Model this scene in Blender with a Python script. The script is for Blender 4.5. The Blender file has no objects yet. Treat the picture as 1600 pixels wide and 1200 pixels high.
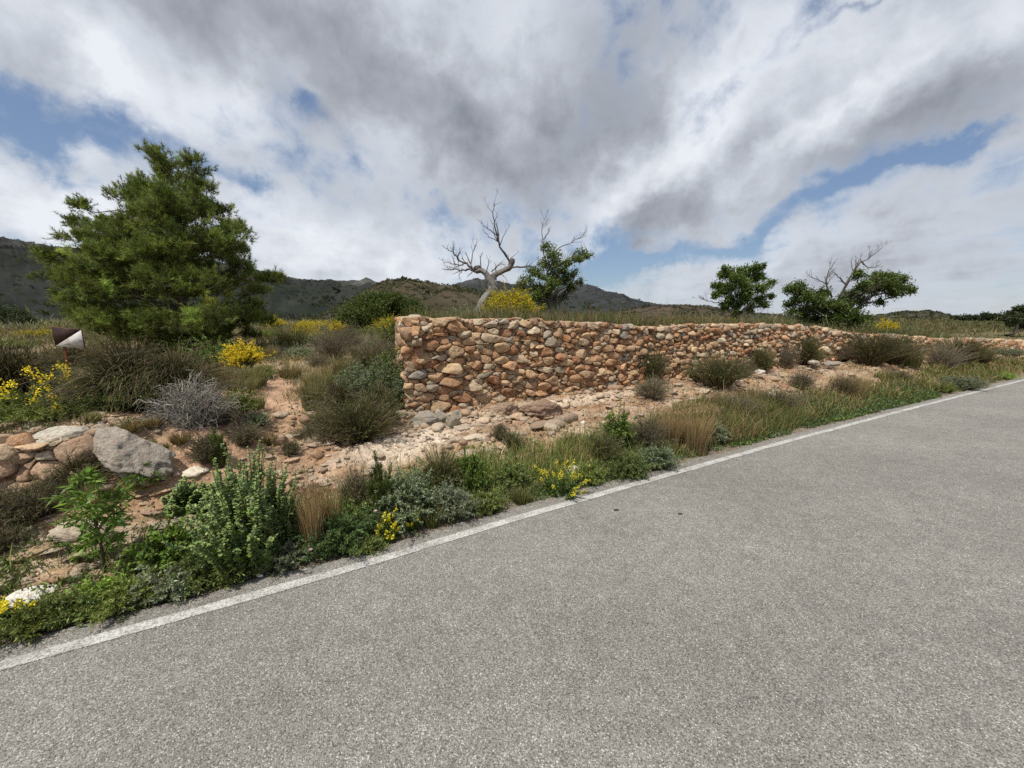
import bpy, math, random
import numpy as np

SEED = 11
rng = np.random.default_rng(SEED)
random.seed(SEED)
S = bpy.context.scene
COL = S.collection
R = math.radians

# ------------------------------------------------------------------ camera
FPX, CX, CY, HORY, EYE = 600.0, 800.0, 600.0, 500.0, 1.6
PITCH = math.atan((CY - HORY) / FPX)
cam_d = bpy.data.cameras.new('camera')
cam = bpy.data.objects.new('camera', cam_d)
COL.objects.link(cam)
cam.location = (0, 0, EYE)
cam.rotation_euler = (math.pi / 2 - PITCH, 0, 0)
cam_d.sensor_width = 36.0
cam_d.lens = 36.0 * FPX / 1600.0
cam_d.clip_start = 0.05
cam_d.clip_end = 20000
S.camera = cam

def ray(px, py):
    s, c = math.sin(PITCH), math.cos(PITCH)
    xc = (px - CX) / FPX
    yc = -(py - CY) / FPX
    return xc, c + s * yc, -s + c * yc

def G(px, py, z=0.0):
    x, y, zz = ray(px, py)
    t = (z - EYE) / zz
    return x * t, y * t

def P(px, py, Y):
    x, y, zz = ray(px, py)
    t = Y / y
    return np.array([x * t, Y, EYE + zz * t])

# ------------------------------------------------------------------ render
S.view_settings.view_transform = 'Standard'
S.view_settings.look = 'None'
S.view_settings.gamma = 1
S.view_settings.exposure = 0.08
S.view_settings.use_curve_mapping = False
S.render.engine = 'CYCLES'
S.cycles.max_bounces = 5
S.cycles.transparent_max_bounces = 4
S.cycles.caustics_reflective = False
S.cycles.caustics_refractive = False
S.cycles.use_denoising = False

# ------------------------------------------------------------------ sun and sky
SUN_EL, SUN_AZ = R(64), R(-143)      # azimuth measured from +Y towards +X
sd = bpy.data.lights.new('sun', 'SUN')
sd.energy = 4.2
sd.angle = R(1.2)
sd.color = (1.0, 0.955, 0.88)
so = bpy.data.objects.new('sun', sd)
COL.objects.link(so)
sun_dir = np.array([math.sin(SUN_AZ) * math.cos(SUN_EL), math.cos(SUN_AZ) * math.cos(SUN_EL), math.sin(SUN_EL)])
from mathutils import Vector, Matrix
so.rotation_euler = Vector(sun_dir).to_track_quat('Z', 'Y').to_euler()

class NT:
    """tiny node-tree helper"""
    def __init__(self, tree):
        self.t = tree
        self.n = tree.nodes
        self.l = tree.links
        self.n.clear()
    def put(self, sock, v):
        if hasattr(v, 'is_output'):
            self.l.new(v, sock)
        elif v is not None:
            if isinstance(v, (tuple, list)) and len(v) == 3 and sock.type == 'RGBA':
                v = (*v, 1)
            sock.default_value = v
    def node(self, typ, **kw):
        nd = self.n.new(typ)
        for k, v in kw.items():
            setattr(nd, k, v)
        return nd
    def math(self, op, a, b=None, c=None, clamp=False):
        nd = self.node('ShaderNodeMath', operation=op, use_clamp=clamp)
        for i, v in enumerate((a, b, c)):
            if v is not None:
                self.put(nd.inputs[i], v)
        return nd.outputs[0]
    def vec(self, op, a, b=None, scale=None):
        nd = self.node('ShaderNodeVectorMath', operation=op)
        self.put(nd.inputs[0], a)
        if b is not None:
            self.put(nd.inputs[1], b)
        if scale is not None:
            self.put(nd.inputs['Scale'], scale)
        return nd.outputs['Value'] if op in ('DOT_PRODUCT', 'LENGTH') else nd.outputs[0]
    def noise(self, vec, scale, detail=4, rough=0.5, dist=0.0, out=0, lac=2.0):
        nd = self.node('ShaderNodeTexNoise')
        self.put(nd.inputs['Vector'], vec)
        self.put(nd.inputs['Scale'], scale)
        nd.inputs['Detail'].default_value = detail
        nd.inputs['Roughness'].default_value = rough
        nd.inputs['Distortion'].default_value = dist
        nd.inputs['Lacunarity'].default_value = lac
        return nd.outputs[out]
    def voro(self, vec, scale, feature='F1', out='Distance', rand=1.0):
        nd = self.node('ShaderNodeTexVoronoi', feature=feature)
        self.put(nd.inputs['Vector'], vec)
        self.put(nd.inputs['Scale'], scale)
        nd.inputs['Randomness'].default_value = rand
        return nd.outputs[out]
    def ramp(self, fac, stops, interp='LINEAR'):
        nd = self.node('ShaderNodeValToRGB')
        nd.color_ramp.interpolation = interp
        el = nd.color_ramp.elements
        while len(el) < len(stops):
            el.new(0.5)
        for e, (p, c) in zip(el, stops):
            e.position = p
            e.color = (*c, 1) if len(c) == 3 else c
        self.put(nd.inputs[0], fac)
        return nd.outputs[0]
    def mix(self, fac, a, b, blend='MIX', clamp=False):
        nd = self.node('ShaderNodeMix', data_type='RGBA', blend_type=blend)
        nd.clamp_result = clamp
        self.put(nd.inputs['Factor'], fac)
        self.put(nd.inputs['A'], a) if False else None
        ia = [i for i in nd.inputs if i.type == 'RGBA']
        self.put(ia[0], a)
        self.put(ia[1], b)
        return [o for o in nd.outputs if o.type == 'RGBA'][0]
    def mapr(self, v, a, b, c=0.0, d=1.0, smooth=False):
        nd = self.node('ShaderNodeMapRange')
        if smooth:
            nd.interpolation_type = 'SMOOTHSTEP'
        self.put(nd.inputs[0], v)
        for i, x in zip((1, 2, 3, 4), (a, b, c, d)):
            nd.inputs[i].default_value = x
        return nd.outputs[0]

def dirv(px, py):
    v = np.array(ray(px, py))
    return v / np.linalg.norm(v)

world = bpy.data.worlds.new('World')
S.world = world
world.use_nodes = True
W = NT(world.node_tree)
skyt = W.node('ShaderNodeTexSky', sky_type='NISHITA')
skyt.sun_disc = False
skyt.sun_elevation = SUN_EL
skyt.sun_rotation = SUN_AZ
skyt.air_density = 1.0
skyt.dust_density = 0.6
skyt.ozone_density = 2.5
bg = W.node('ShaderNodeBackground')
out = W.node('ShaderNodeOutputWorld')
D = W.node('ShaderNodeTexCoord').outputs['Generated']
sep = W.node('ShaderNodeSeparateXYZ')
W.put(sep.inputs[0], D)
dz = W.math('MAXIMUM', sep.outputs[2], 0.0)
den = W.math('ADD', dz, 0.13)
comb = W.node('ShaderNodeCombineXYZ')
W.put(comb.inputs[0], W.math('DIVIDE', sep.outputs[0], den))
W.put(comb.inputs[1], W.math('MULTIPLY', W.math('DIVIDE', sep.outputs[1], den), 0.80))
Q = comb.outputs[0]
wv = W.noise(W.vec('SCALE', D, scale=1.0), 4.5, 7, 0.6, out=1)
wv = W.vec('SUBTRACT', wv, (0.5, 0.5, 0.5))
DW = W.vec('ADD', D, W.vec('SCALE', wv, scale=0.30))

def blobs(lst):
    acc = None
    for px, py, ra, rb, ang, amp in lst:
        d0 = dirv(px, py)
        ca, sa = math.cos(R(ang)), -math.sin(R(ang))
        a = dirv(px + 4 * ca, py + 4 * sa) - d0
        a = a / 4 * ra
        b = dirv(px - 4 * sa, py + 4 * ca) - d0
        b = b / 4 * rb
        A = a / (a @ a)
        B = b / (b @ b)
        d = W.vec('SUBTRACT', DW, tuple(d0))
        u = W.vec('DOT_PRODUCT', d, tuple(A))
        w = W.vec('DOT_PRODUCT', d, tuple(B))
        e = W.math('MULTIPLY_ADD', u, u, W.math('MULTIPLY', w, w))
        g = W.math('POWER', 2.71828, W.math('MULTIPLY', e, -1.0))
        acc = W.math('MULTIPLY_ADD', g, amp, acc if acc is not None else 0.0)
    return acc

# gaps of blue sky (negative) / cover (positive); angle is counter-clockwise in the picture
GAPS = [(95, 205, 150, 42, -22, -0.52), (205, 205, 60, 34, 0, -0.25), (40, 225, 90, 34, -10, -0.3), (492, 178, 34, 46, -50, -0.46), (545, 215, 50, 26, -40, -0.30),
        (385, 305, 50, 20, -20, -0.30), (940, 395, 80, 30, 10, -0.40), (1060, 400, 120, 20, 6, -0.44), (1190, 376, 60, 16, 8, -0.22), (1250, 325, 90, 20, 22, -0.34),
        (1390, 285, 110, 18, 18, -0.30), (1500, 245, 90, 20, 22, -0.42), (1340, 5, 80, 12, 6, -0.28), (990, 425, 90, 16, 4, -0.38),
        (690, 340, 50, 22, -10, -0.26), (430, 255, 60, 26, -20, -0.16),
        (600, 130, 420, 150, -6, 0.5), (1250, 140, 330, 120, 18, 0.3), (520, 400, 230, 60, 0, 0.26), (40, 330, 110, 55, -10, 0.42), (140, 245, 46, 34, 0, 0.34), (1450, 430, 250, 60, 5, 0.25), (60, 70, 160, 70, -30, 0.3)]
# dark undersides (positive) / bright tops (negative)
DARK = [(500, 70, 330, 80, -14, 0.55), (430, 150, 90, 60, -20, 0.35), (700, 190, 170, 80, 25, 0.30), (930, 170, 160, 80, 25, 0.38), (880, 250, 160, 50, 20, 0.30),
        (1020, 345, 110, 36, 20, 0.62), (1480, 190, 170, 50, 24, 0.42), (1200, 215, 150, 30, 20, 0.22), (1330, 240, 160, 24, 20, 0.3), (60, 140, 150, 26, -25, 0.12), (1400, 440, 230, 40, 6, 0.26),
        (1180, 70, 120, 60, 30, -0.30), (800, 40, 60, 90, 40, -0.22), (1060, 260, 90, 40, 35, -0.32), (1090, 140, 60, 60, 35, -0.30), (120, 75, 120, 36, -25, -0.45), (300, 160, 140, 40, -30, -0.30),
        (50, 340, 120, 60, 0, -0.42), (150, 245, 50, 30, 0, -0.28), (540, 390, 250, 60, 0, -0.30), (610, 230, 60, 50, 30, -0.25), (1330, 120, 190, 44, 25, -0.28), (1560, 80, 90, 60, 20, -0.32), (1280, 190, 190, 18, 24, -0.30), (950, 320, 80, 30, 30, -0.28), (1180, 420, 120, 22, 5, -0.2)]
n1 = W.noise(Q, 1.3, 4, 0.5, 0.3)
n2 = W.noise(W.vec('ADD', Q, (7.3, 2.1, 0.4)), 2.6, 3, 0.5, 0.2)
n3 = W.noise(W.vec('ADD', D, (3.3, 1.1, 0.4)), 6.0, 6, 0.56, 0.2)
n4 = W.noise(W.vec('ADD', D, (1.3, 4.1, 2.4)), 13.0, 6, 0.62, 0.3)
n5 = W.noise(W.vec('MULTIPLY', Q, (1.0, 0.55, 1.0)), 7.0, 5, 0.6, 0.25)
cov = W.math('ADD', W.math('MULTIPLY', n1, 0.55), W.math('MULTIPLY', n2, 0.35))
cov = W.math('ADD', cov, W.math('MULTIPLY_ADD', n4, 0.85, -0.15))
cov = W.math('ADD', cov, W.math('MULTIPLY', n3, 1.10))
cov = W.math('ADD', cov, W.math('MULTIPLY', n5, 0.30))
cov = W.math('MULTIPLY_ADD', blobs(GAPS), 1.05, cov)
cover = W.mapr(cov, 1.05, 1.62, 0, 1, True)
dk = W.math('ADD', W.math('MULTIPLY', n2, 0.45), W.math('MULTIPLY', n1, 0.35))
dk = W.math('ADD', dk, W.math('ADD', W.math('MULTIPLY', n4, 0.80), W.math('MULTIPLY', n5, 0.15)))
dk = W.math('ADD', dk, W.math('MULTIPLY', n3, 0.80))
dk = W.math('ADD', dk, blobs(DARK))
dkr = W.mapr(dk, 0.90, 2.05, 0, 1)
cloud = W.ramp(dkr, [(0.0, (8.0, 8.35, 8.9)), (0.3, (6.0, 6.38, 7.0)), (0.62, (4.0, 4.28, 4.8)), (1.0, (2.5, 2.72, 3.12))])
cloud = W.mix(1.0, cloud, cloud, 'MIX')
# colour ramps clamp nothing in float, scale handled by Background strength 0.1
blue = W.mix(0.35, skyt.outputs[0], (2.2, 3.1, 4.9))
skyc = W.mix(cover, blue, cloud)
W.put(bg.inputs['Color'], skyc)
bg.inputs['Strength'].default_value = 0.098
W.l.new(bg.outputs[0], out.inputs['Surface'])
world.cycles.sampling_method = 'MANUAL'
world.cycles.sample_map_resolution = 512

# ------------------------------------------------------------------ numpy noise
def _hash(ix, iy, iz, seed):
    h = (ix.astype(np.int64) * 374761393 + iy.astype(np.int64) * 668265263 + iz.astype(np.int64) * 2147483647 + seed * 974711)
    h = (h ^ (h >> 13)) * 1274126177
    h = h & 0x7fffffff
    h = (h ^ (h >> 16)) & 0xffff
    return h / 65535.0

def vnoise(x, y, z=None, seed=0):
    x = np.asarray(x, float); y = np.asarray(y, float)
    z = np.zeros_like(x) if z is None else np.asarray(z, float)
    xi, yi, zi = np.floor(x), np.floor(y), np.floor(z)
    fx, fy, fz = x - xi, y - yi, z - zi
    fx, fy, fz = [f * f * (3 - 2 * f) for f in (fx, fy, fz)]
    def h(a, b, c): return _hash(xi + a, yi + b, zi + c, seed)
    r = 0
    c00 = h(0, 0, 0) * (1 - fx) + h(1, 0, 0) * fx
    c10 = h(0, 1, 0) * (1 - fx) + h(1, 1, 0) * fx
    c01 = h(0, 0, 1) * (1 - fx) + h(1, 0, 1) * fx
    c11 = h(0, 1, 1) * (1 - fx) + h(1, 1, 1) * fx
    return (c00 * (1 - fy) + c10 * fy) * (1 - fz) + (c01 * (1 - fy) + c11 * fy) * fz

def fbm(x, y, z=None, oct=4, seed=0, gain=0.5):
    r, a, t = 0, 1.0, 0
    f = 1.0
    for o in range(oct):
        r = r + a * (vnoise(np.asarray(x) * f, np.asarray(y) * f, None if z is None else np.asarray(z) * f, seed + o * 17) - 0.5)
        t += a
        a *= gain
        f *= 2.03
    return r / t * 2

def sstep(a, b, x):
    t = np.clip((x - a) / (b - a), 0, 1)
    return t * t * (3 - 2 * t)

# ------------------------------------------------------------------ mesh helpers
def mesh_np(name, V, F, C=None, smooth=False, mat=None):
    """F: int array (n,3) or (n,4), or a list of such arrays"""
    V = np.asarray(V, np.float32)
    Fs = F if isinstance(F, list) else [F]
    Fs = [np.asarray(f, np.int32) for f in Fs if len(f)]
    me = bpy.data.meshes.new(name)
    me.vertices.add(len(V))
    me.vertices.foreach_set('co', V.ravel())
    loops = np.concatenate([f.ravel() for f in Fs])
    sizes = np.concatenate([np.full(len(f), f.shape[1], np.int32) for f in Fs])
    starts = np.concatenate([[0], np.cumsum(sizes)[:-1]]).astype(np.int32)
    me.loops.add(len(loops))
    me.loops.foreach_set('vertex_index', loops)
    me.polygons.add(len(sizes))
    me.polygons.foreach_set('loop_start', starts)
    me.update(calc_edges=True)
    if smooth:
        me.polygons.foreach_set('use_smooth', np.ones(len(sizes), bool))
    if C is not None:
        C = np.asarray(C, np.float32)
        a = me.color_attributes.new('Col', 'FLOAT_COLOR', 'POINT')
        a.data.foreach_set('color', np.concatenate([C, np.ones((len(C), 1), np.float32)], 1).ravel())
    if mat:
        me.materials.append(mat)
    return me

class MB:
    """collects vertex / face / colour batches into one mesh"""
    def __init__(self):
        self.V, self.T, self.Q, self.C, self.n = [], [], [], [], 0
    def add(self, V, F, C):
        V = np.asarray(V, np.float32).reshape(-1, 3)
        F = np.asarray(F, np.int64)
        C = np.asarray(C, np.float32)
        if C.ndim == 1:
            C = np.repeat(C[None], len(V), 0)
        (self.T if F.shape[1] == 3 else self.Q).append(F + self.n)
        self.V.append(V); self.C.append(C)
        self.n += len(V)
    def mesh(self, name, mat, smooth=False):
        Fs = []
        if self.Q: Fs.append(np.concatenate(self.Q))
        if self.T: Fs.append(np.concatenate(self.T))
        return mesh_np(name, np.concatenate(self.V), Fs, np.concatenate(self.C), smooth, mat)

def tubes(mb, paths, radii, color, sides=4, flute=None):
    """paths (n,k,3), radii (n,k)"""
    P_ = np.asarray(paths, float); n, k, _ = P_.shape
    Rr = np.asarray(radii, float)
    T = np.gradient(P_, axis=1)
    T /= np.linalg.norm(T, axis=2, keepdims=True) + 1e-9
    ref = np.where(np.abs(T[..., 2:3]) > 0.9, np.array([1.0, 0, 0]), np.array([0, 0, 1.0]))
    ref = np.repeat(ref[:, :1], k, 1) if False else ref
    A = np.cross(T, np.broadcast_to(np.array([0.31, 0.87, 0.38]), T.shape))
    A /= np.linalg.norm(A, axis=2, keepdims=True) + 1e-9
    B = np.cross(T, A)
    ang = np.arange(sides) / sides * 2 * np.pi
    Rf = Rr[:, :, None, None] * (1.0 if flute is None else flute[None, :, :, None])
    V = P_[:, :, None] + Rf * (A[:, :, None] * np.cos(ang)[None, None, :, None] + B[:, :, None] * np.sin(ang)[None, None, :, None])
    idx = np.arange(n * k * sides).reshape(n, k, sides)
    a = idx[:, :-1, :]; b = np.roll(idx, -1, 2)[:, :-1, :]
    c = np.roll(idx, -1, 2)[:, 1:, :]; d = idx[:, 1:, :]
    F = np.stack([a, b, c, d], -1).reshape(-1, 4)
    C = np.asarray(color, float)
    if C.ndim == 2:
        C = np.repeat(C, k * sides, 0)
    mb.add(V.reshape(-1, 3), F, C)

def rand_dirs(n, r=None):
    r = r or rng
    v = r.normal(size=(n, 3))
    return v / np.linalg.norm(v, axis=1, keepdims=True)

def norm(v):
    return v / (np.linalg.norm(v, axis=-1, keepdims=True) + 1e-9)

def leaves(mb, pts, dirs, length, width, colors, up=0.5):
    n = len(pts)
    length = np.broadcast_to(length, n)[:, None]; width = np.broadcast_to(width, n)[:, None]
    dirs = norm(dirs)
    side = norm(np.cross(dirs, rand_dirs(n) + np.array([0, 0, up])))
    nrm = np.cross(side, dirs)
    m = pts + dirs * length * 0.5 + nrm * length * 0.06
    V = np.stack([pts, m + side * width / 2, pts + dirs * length, m - side * width / 2], 1)
    F = np.arange(n * 4).reshape(n, 4)
    C = np.repeat(colors, 4, 0)
    mb.add(V.reshape(-1, 3), F, C)

def round_leaves(mb, pts, dirs, size, colors, up=1.5):
    n = len(pts)
    size = np.broadcast_to(size, n)[:, None]
    dirs = norm(dirs)
    side = norm(np.cross(dirs, rand_dirs(n) * 0.6 + np.array([0, 0, up])))
    nrm = np.cross(side, dirs)
    prof = [(0.0, 0.0, 0.0), (0.22, 0.40, 0.10), (0.62, 0.50, 0.12), (1.0, 0.16, -0.02), (1.0, -0.16, -0.02), (0.62, -0.50, 0.12), (0.22, -0.40, 0.10)]
    V = np.stack([pts + dirs * size * a + side * size * b + nrm * size * c for a, b, c in prof], 1)
    i0 = np.arange(n) * 7
    F = np.concatenate([np.stack([i0, i0 + 1, i0 + 2, i0 + 3], 1), np.stack([i0, i0 + 3, i0 + 4, i0 + 4], 1)[:0], np.stack([i0, i0 + 4, i0 + 5, i0 + 6], 1)], 0)
    nb = mb.n
    mb.add(V.reshape(-1, 3), F, np.repeat(colors, 7, 0))
    mb.T.append(np.stack([i0, i0 + 3, i0 + 4], 1) + nb)

def blades(mb, pts, h, w, lean, colors, tipc=None):
    """curved grass blades; lean (n,2) horizontal bend"""
    n = len(pts)
    h = np.broadcast_to(h, n); w = np.broadcast_to(w, n)
    a = rng.uniform(0, 2 * np.pi, n)
    s = np.stack([np.cos(a), np.sin(a), np.zeros(n)], 1) * w[:, None] / 2
    L = np.concatenate([lean, np.zeros((n, 1))], 1) * h[:, None]
    up = np.array([0, 0, 1.0])
    m = pts + up * (h * 0.55)[:, None] + L * 0.35
    t = pts + up * (h * np.clip(1 - 0.35 * np.linalg.norm(lean, axis=1), 0.3, 1))[:, None] + L
    V = np.stack([pts - s, pts + s, m + s * 0.8, m - s * 0.8, t], 1)
    i = np.arange(n) * 5
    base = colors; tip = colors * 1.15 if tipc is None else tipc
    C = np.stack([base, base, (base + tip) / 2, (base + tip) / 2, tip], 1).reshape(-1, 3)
    nb = mb.n
    mb.add(V.reshape(-1, 3), np.stack([i, i + 1, i + 2, i + 3], 1), C)
    mb.T.append(np.stack([i + 3, i + 2, i + 4], 1) + nb)

def needles(mb, pts, dirs, length, width, colors):
    n = len(pts)
    dirs = norm(dirs)
    side = norm(np.cross(dirs, rand_dirs(n)))
    length = np.broadcast_to(length, n)[:, None]; width = np.broadcast_to(width, n)[:, None]
    V = np.stack([pts - side * width / 2, pts + side * width / 2, pts + dirs * length], 1)
    mb.add(V.reshape(-1, 3), np.arange(n * 3).reshape(n, 3), np.repeat(colors, 3, 0))

def ctint(base, n, var=0.25, hue=0.1):
    base = np.asarray(base, float)
    v = np.exp(rng.normal(0, var, (n, 1)))
    h = 1 + rng.normal(0, hue, (n, 3)) * np.array([1, 0.5, 1])
    return np.clip(base * v * h, 0.004, 0.95)

def icosphere(sub):
    import bmesh
    bm = bmesh.new()
    bmesh.ops.create_icosphere(bm, subdivisions=sub, radius=1)
    V = np.array([v.co[:] for v in bm.verts])
    F = np.array([[v.index for v in f.verts] for f in bm.faces])
    bm.free()
    return V / np.linalg.norm(V, axis=1, keepdims=True), F
ICO = {s: icosphere(s) for s in (1, 2, 3, 4, 5)}

# ------------------------------------------------------------------ object helpers
def tag(o, label=None, cat=None, group=None, kind=None):
    if label: o['label'] = label
    if cat: o['category'] = cat
    if group: o['group'] = group
    if kind: o['kind'] = kind
    return o

def obj(name, me, parent=None, loc=None):
    o = bpy.data.objects.new(name, me)
    COL.objects.link(o)
    if loc is not None: o.location = loc
    if parent: o.parent = parent
    return o

def empty(name, loc, rz=0.0, sc=1.0):
    o = bpy.data.objects.new(name, None)
    COL.objects.link(o)
    o.location = loc
    o.rotation_euler = (0, 0, rz)
    o.scale = (sc, sc, sc) if not hasattr(sc, '__len__') else sc
    o.empty_display_size = 0.1
    return o

# ------------------------------------------------------------------ materials
def mat(name, build):
    m = bpy.data.materials.new(name)
    m.use_nodes = True
    N = NT(m.node_tree)
    o = N.node('ShaderNodeOutputMaterial')
    b = N.node('ShaderNodeBsdfPrincipled')
    N.l.new(b.outputs[0], o.inputs['Surface'])
    b.inputs['Specular IOR Level'].default_value = 0.3
    build(N, b, o)
    return m

def bump(N, b, h, strength, dist):
    nd = N.node('ShaderNodeBump')
    nd.inputs['Strength'].default_value = strength
    nd.inputs['Distance'].default_value = dist
    N.put(nd.inputs['Height'], h)
    N.l.new(nd.outputs[0], b.inputs['Normal'])
    return nd

def attr(N, name='Col'):
    return N.node('ShaderNodeAttribute', attribute_name=name).outputs['Color']

def b_leaf(N, b, o):
    c = attr(N)
    info = N.node('ShaderNodeObjectInfo')
    v = N.mapr(info.outputs['Random'], 0, 1, 0.82, 1.2)
    c = N.mix(1.0, c, N.node('ShaderNodeCombineColor').outputs[0], 'MIX') if False else c
    hs = N.node('ShaderNodeHueSaturation')
    N.put(hs.inputs['Color'], c); N.put(hs.inputs['Value'], v)
    c = hs.outputs[0]
    N.put(b.inputs['Base Color'], c)
    b.inputs['Roughness'].default_value = 0.55
    b.inputs['Specular IOR Level'].default_value = 0.25
    tr = N.node('ShaderNodeBsdfTranslucent')
    N.put(tr.inputs['Color'], N.mix(1.0, c, (1.15, 1.2, 0.6), 'MULTIPLY'))
    mx = N.node('ShaderNodeMixShader')
    mx.inputs[0].default_value = 0.3
    N.l.new(b.outputs[0], mx.inputs[1]); N.l.new(tr.outputs[0], mx.inputs[2])
    N.l.new(mx.outputs[0], o.inputs['Surface'])
M_LEAF = mat('foliage', b_leaf)

def b_wood(N, b, o):
    g = N.node('ShaderNodeNewGeometry').outputs['Position']
    st = N.node('ShaderNodeMapping'); N.put(st.inputs[0], g); st.inputs['Scale'].default_value = (1, 1, 0.25)
    n = N.noise(st.outputs[0], 60, 5, 0.65)
    n2 = N.noise(g, 6, 3, 0.6)
    c = N.mix(1.0, attr(N), N.ramp(n, [(0.3, (0.45, 0.45, 0.45)), (0.65, (1.25, 1.22, 1.18))]), 'MULTIPLY')
    c = N.mix(1.0, c, N.ramp(n2, [(0.3, (0.7, 0.7, 0.7)), (0.7, (1.2, 1.2, 1.2))]), 'MULTIPLY')
    N.put(b.inputs['Base Color'], c)
    b.inputs['Roughness'].default_value = 0.85
    bump(N, b, n, 0.8, 0.015)
M_WOOD = mat('bark', b_wood)

def b_stone(N, b, o):
    g = N.node('ShaderNodeNewGeometry').outputs['Position']
    n = N.noise(g, 9, 6, 0.65, 0.3)
    n2 = N.noise(g, 45, 5, 0.7)
    n3 = N.noise(N.vec('ADD', g, (5, 3, 1)), 22, 4, 0.6)
    c = attr(N)
    c = N.mix(N.mapr(n, 0.50, 0.72, 0, 0.45), c, (0.42, 0.355, 0.28))
    c = N.mix(N.mapr(n3, 0.58, 0.72, 0, 0.5), c, (0.60, 0.50, 0.37))
    c = N.mix(N.mapr(n3, 0.44, 0.30, 0, 0.5), c, (0.30, 0.13, 0.06))
    c = N.mix(1.0, c, N.ramp(n2, [(0.25, (0.55, 0.53, 0.5)), (0.55, (1.0, 1.0, 1.0)), (0.8, (1.25, 1.25, 1.25))]), 'MULTIPLY')
    N.put(b.inputs['Base Color'], c)
    b.inputs['Roughness'].default_value = 0.9
    b.inputs['Specular IOR Level'].default_value = 0.2
    pv = N.voro(N.vec('ADD', g, N.vec('SCALE', N.noise(g, 12, 3, 0.6, out=1), scale=0.16)), 57, 'F1', 'Distance')
    pit = N.mapr(pv, 0.10, 0.30, 0, 1, True)
    n4 = N.noise(N.vec('ADD', g, (2, 7, 3)), 5, 3, 0.6)
    pm = N.mapr(n4, 0.50, 0.70, 0, 0.3)
    c = N.mix(N.math('MULTIPLY', N.math('SUBTRACT', 1.0, pit), pm), c, N.mix(1.0, c, (0.45, 0.42, 0.4), 'MULTIPLY'))
    N.put(b.inputs['Base Color'], c)
    h = N.math('ADD', N.math('MULTIPLY', n2, 0.7), n)
    h = N.math('ADD', h, N.math('MULTIPLY', N.math('MULTIPLY', pit, pm), 0.7))
    bump(N, b, h, 1.0, 0.028)
M_STONE = mat('limestone', b_stone)

def b_ground(N, b, o):
    g = N.node('ShaderNodeNewGeometry').outputs['Position']
    c = attr(N)
    n = N.noise(g, 3.0, 6, 0.6, 0.4)
    n2 = N.noise(g, 26, 6, 0.7)
    v = N.voro(g, 30, 'F1', 'Color')
    vd = N.voro(g, 30, 'F1', 'Distance')
    sv = N.node('ShaderNodeSeparateColor'); N.put(sv.inputs[0], v)
    c = N.mix(1.0, c, N.ramp(n, [(0.3, (0.72, 0.7, 0.68)), (0.7, (1.22, 1.22, 1.22))]), 'MULTIPLY')
    c = N.mix(1.0, c, N.ramp(n2, [(0.25, (0.55, 0.53, 0.5)), (0.7, (1.3, 1.3, 1.3))]), 'MULTIPLY')
    peb = N.math('MULTIPLY', N.mapr(sv.outputs[0], 0.6, 0.75, 0, 1), N.mapr(vd, 0.5, 0.3, 0, 1))
    c = N.mix(N.math('MULTIPLY', peb, 0.5), c, N.mix(1.0, c, (1.6, 1.7, 1.85), 'MULTIPLY'))
    N.put(b.inputs['Base Color'], c)
    b.inputs['Roughness'].default_value = 0.95
    b.inputs['Specular IOR Level'].default_value = 0.1
    h = N.math('ADD', N.math('MULTIPLY', n2, 0.8), N.math('MULTIPLY', peb, 0.6))
    bump(N, b, h, 0.9, 0.025)
M_GROUND = mat('soil', b_ground)

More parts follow.
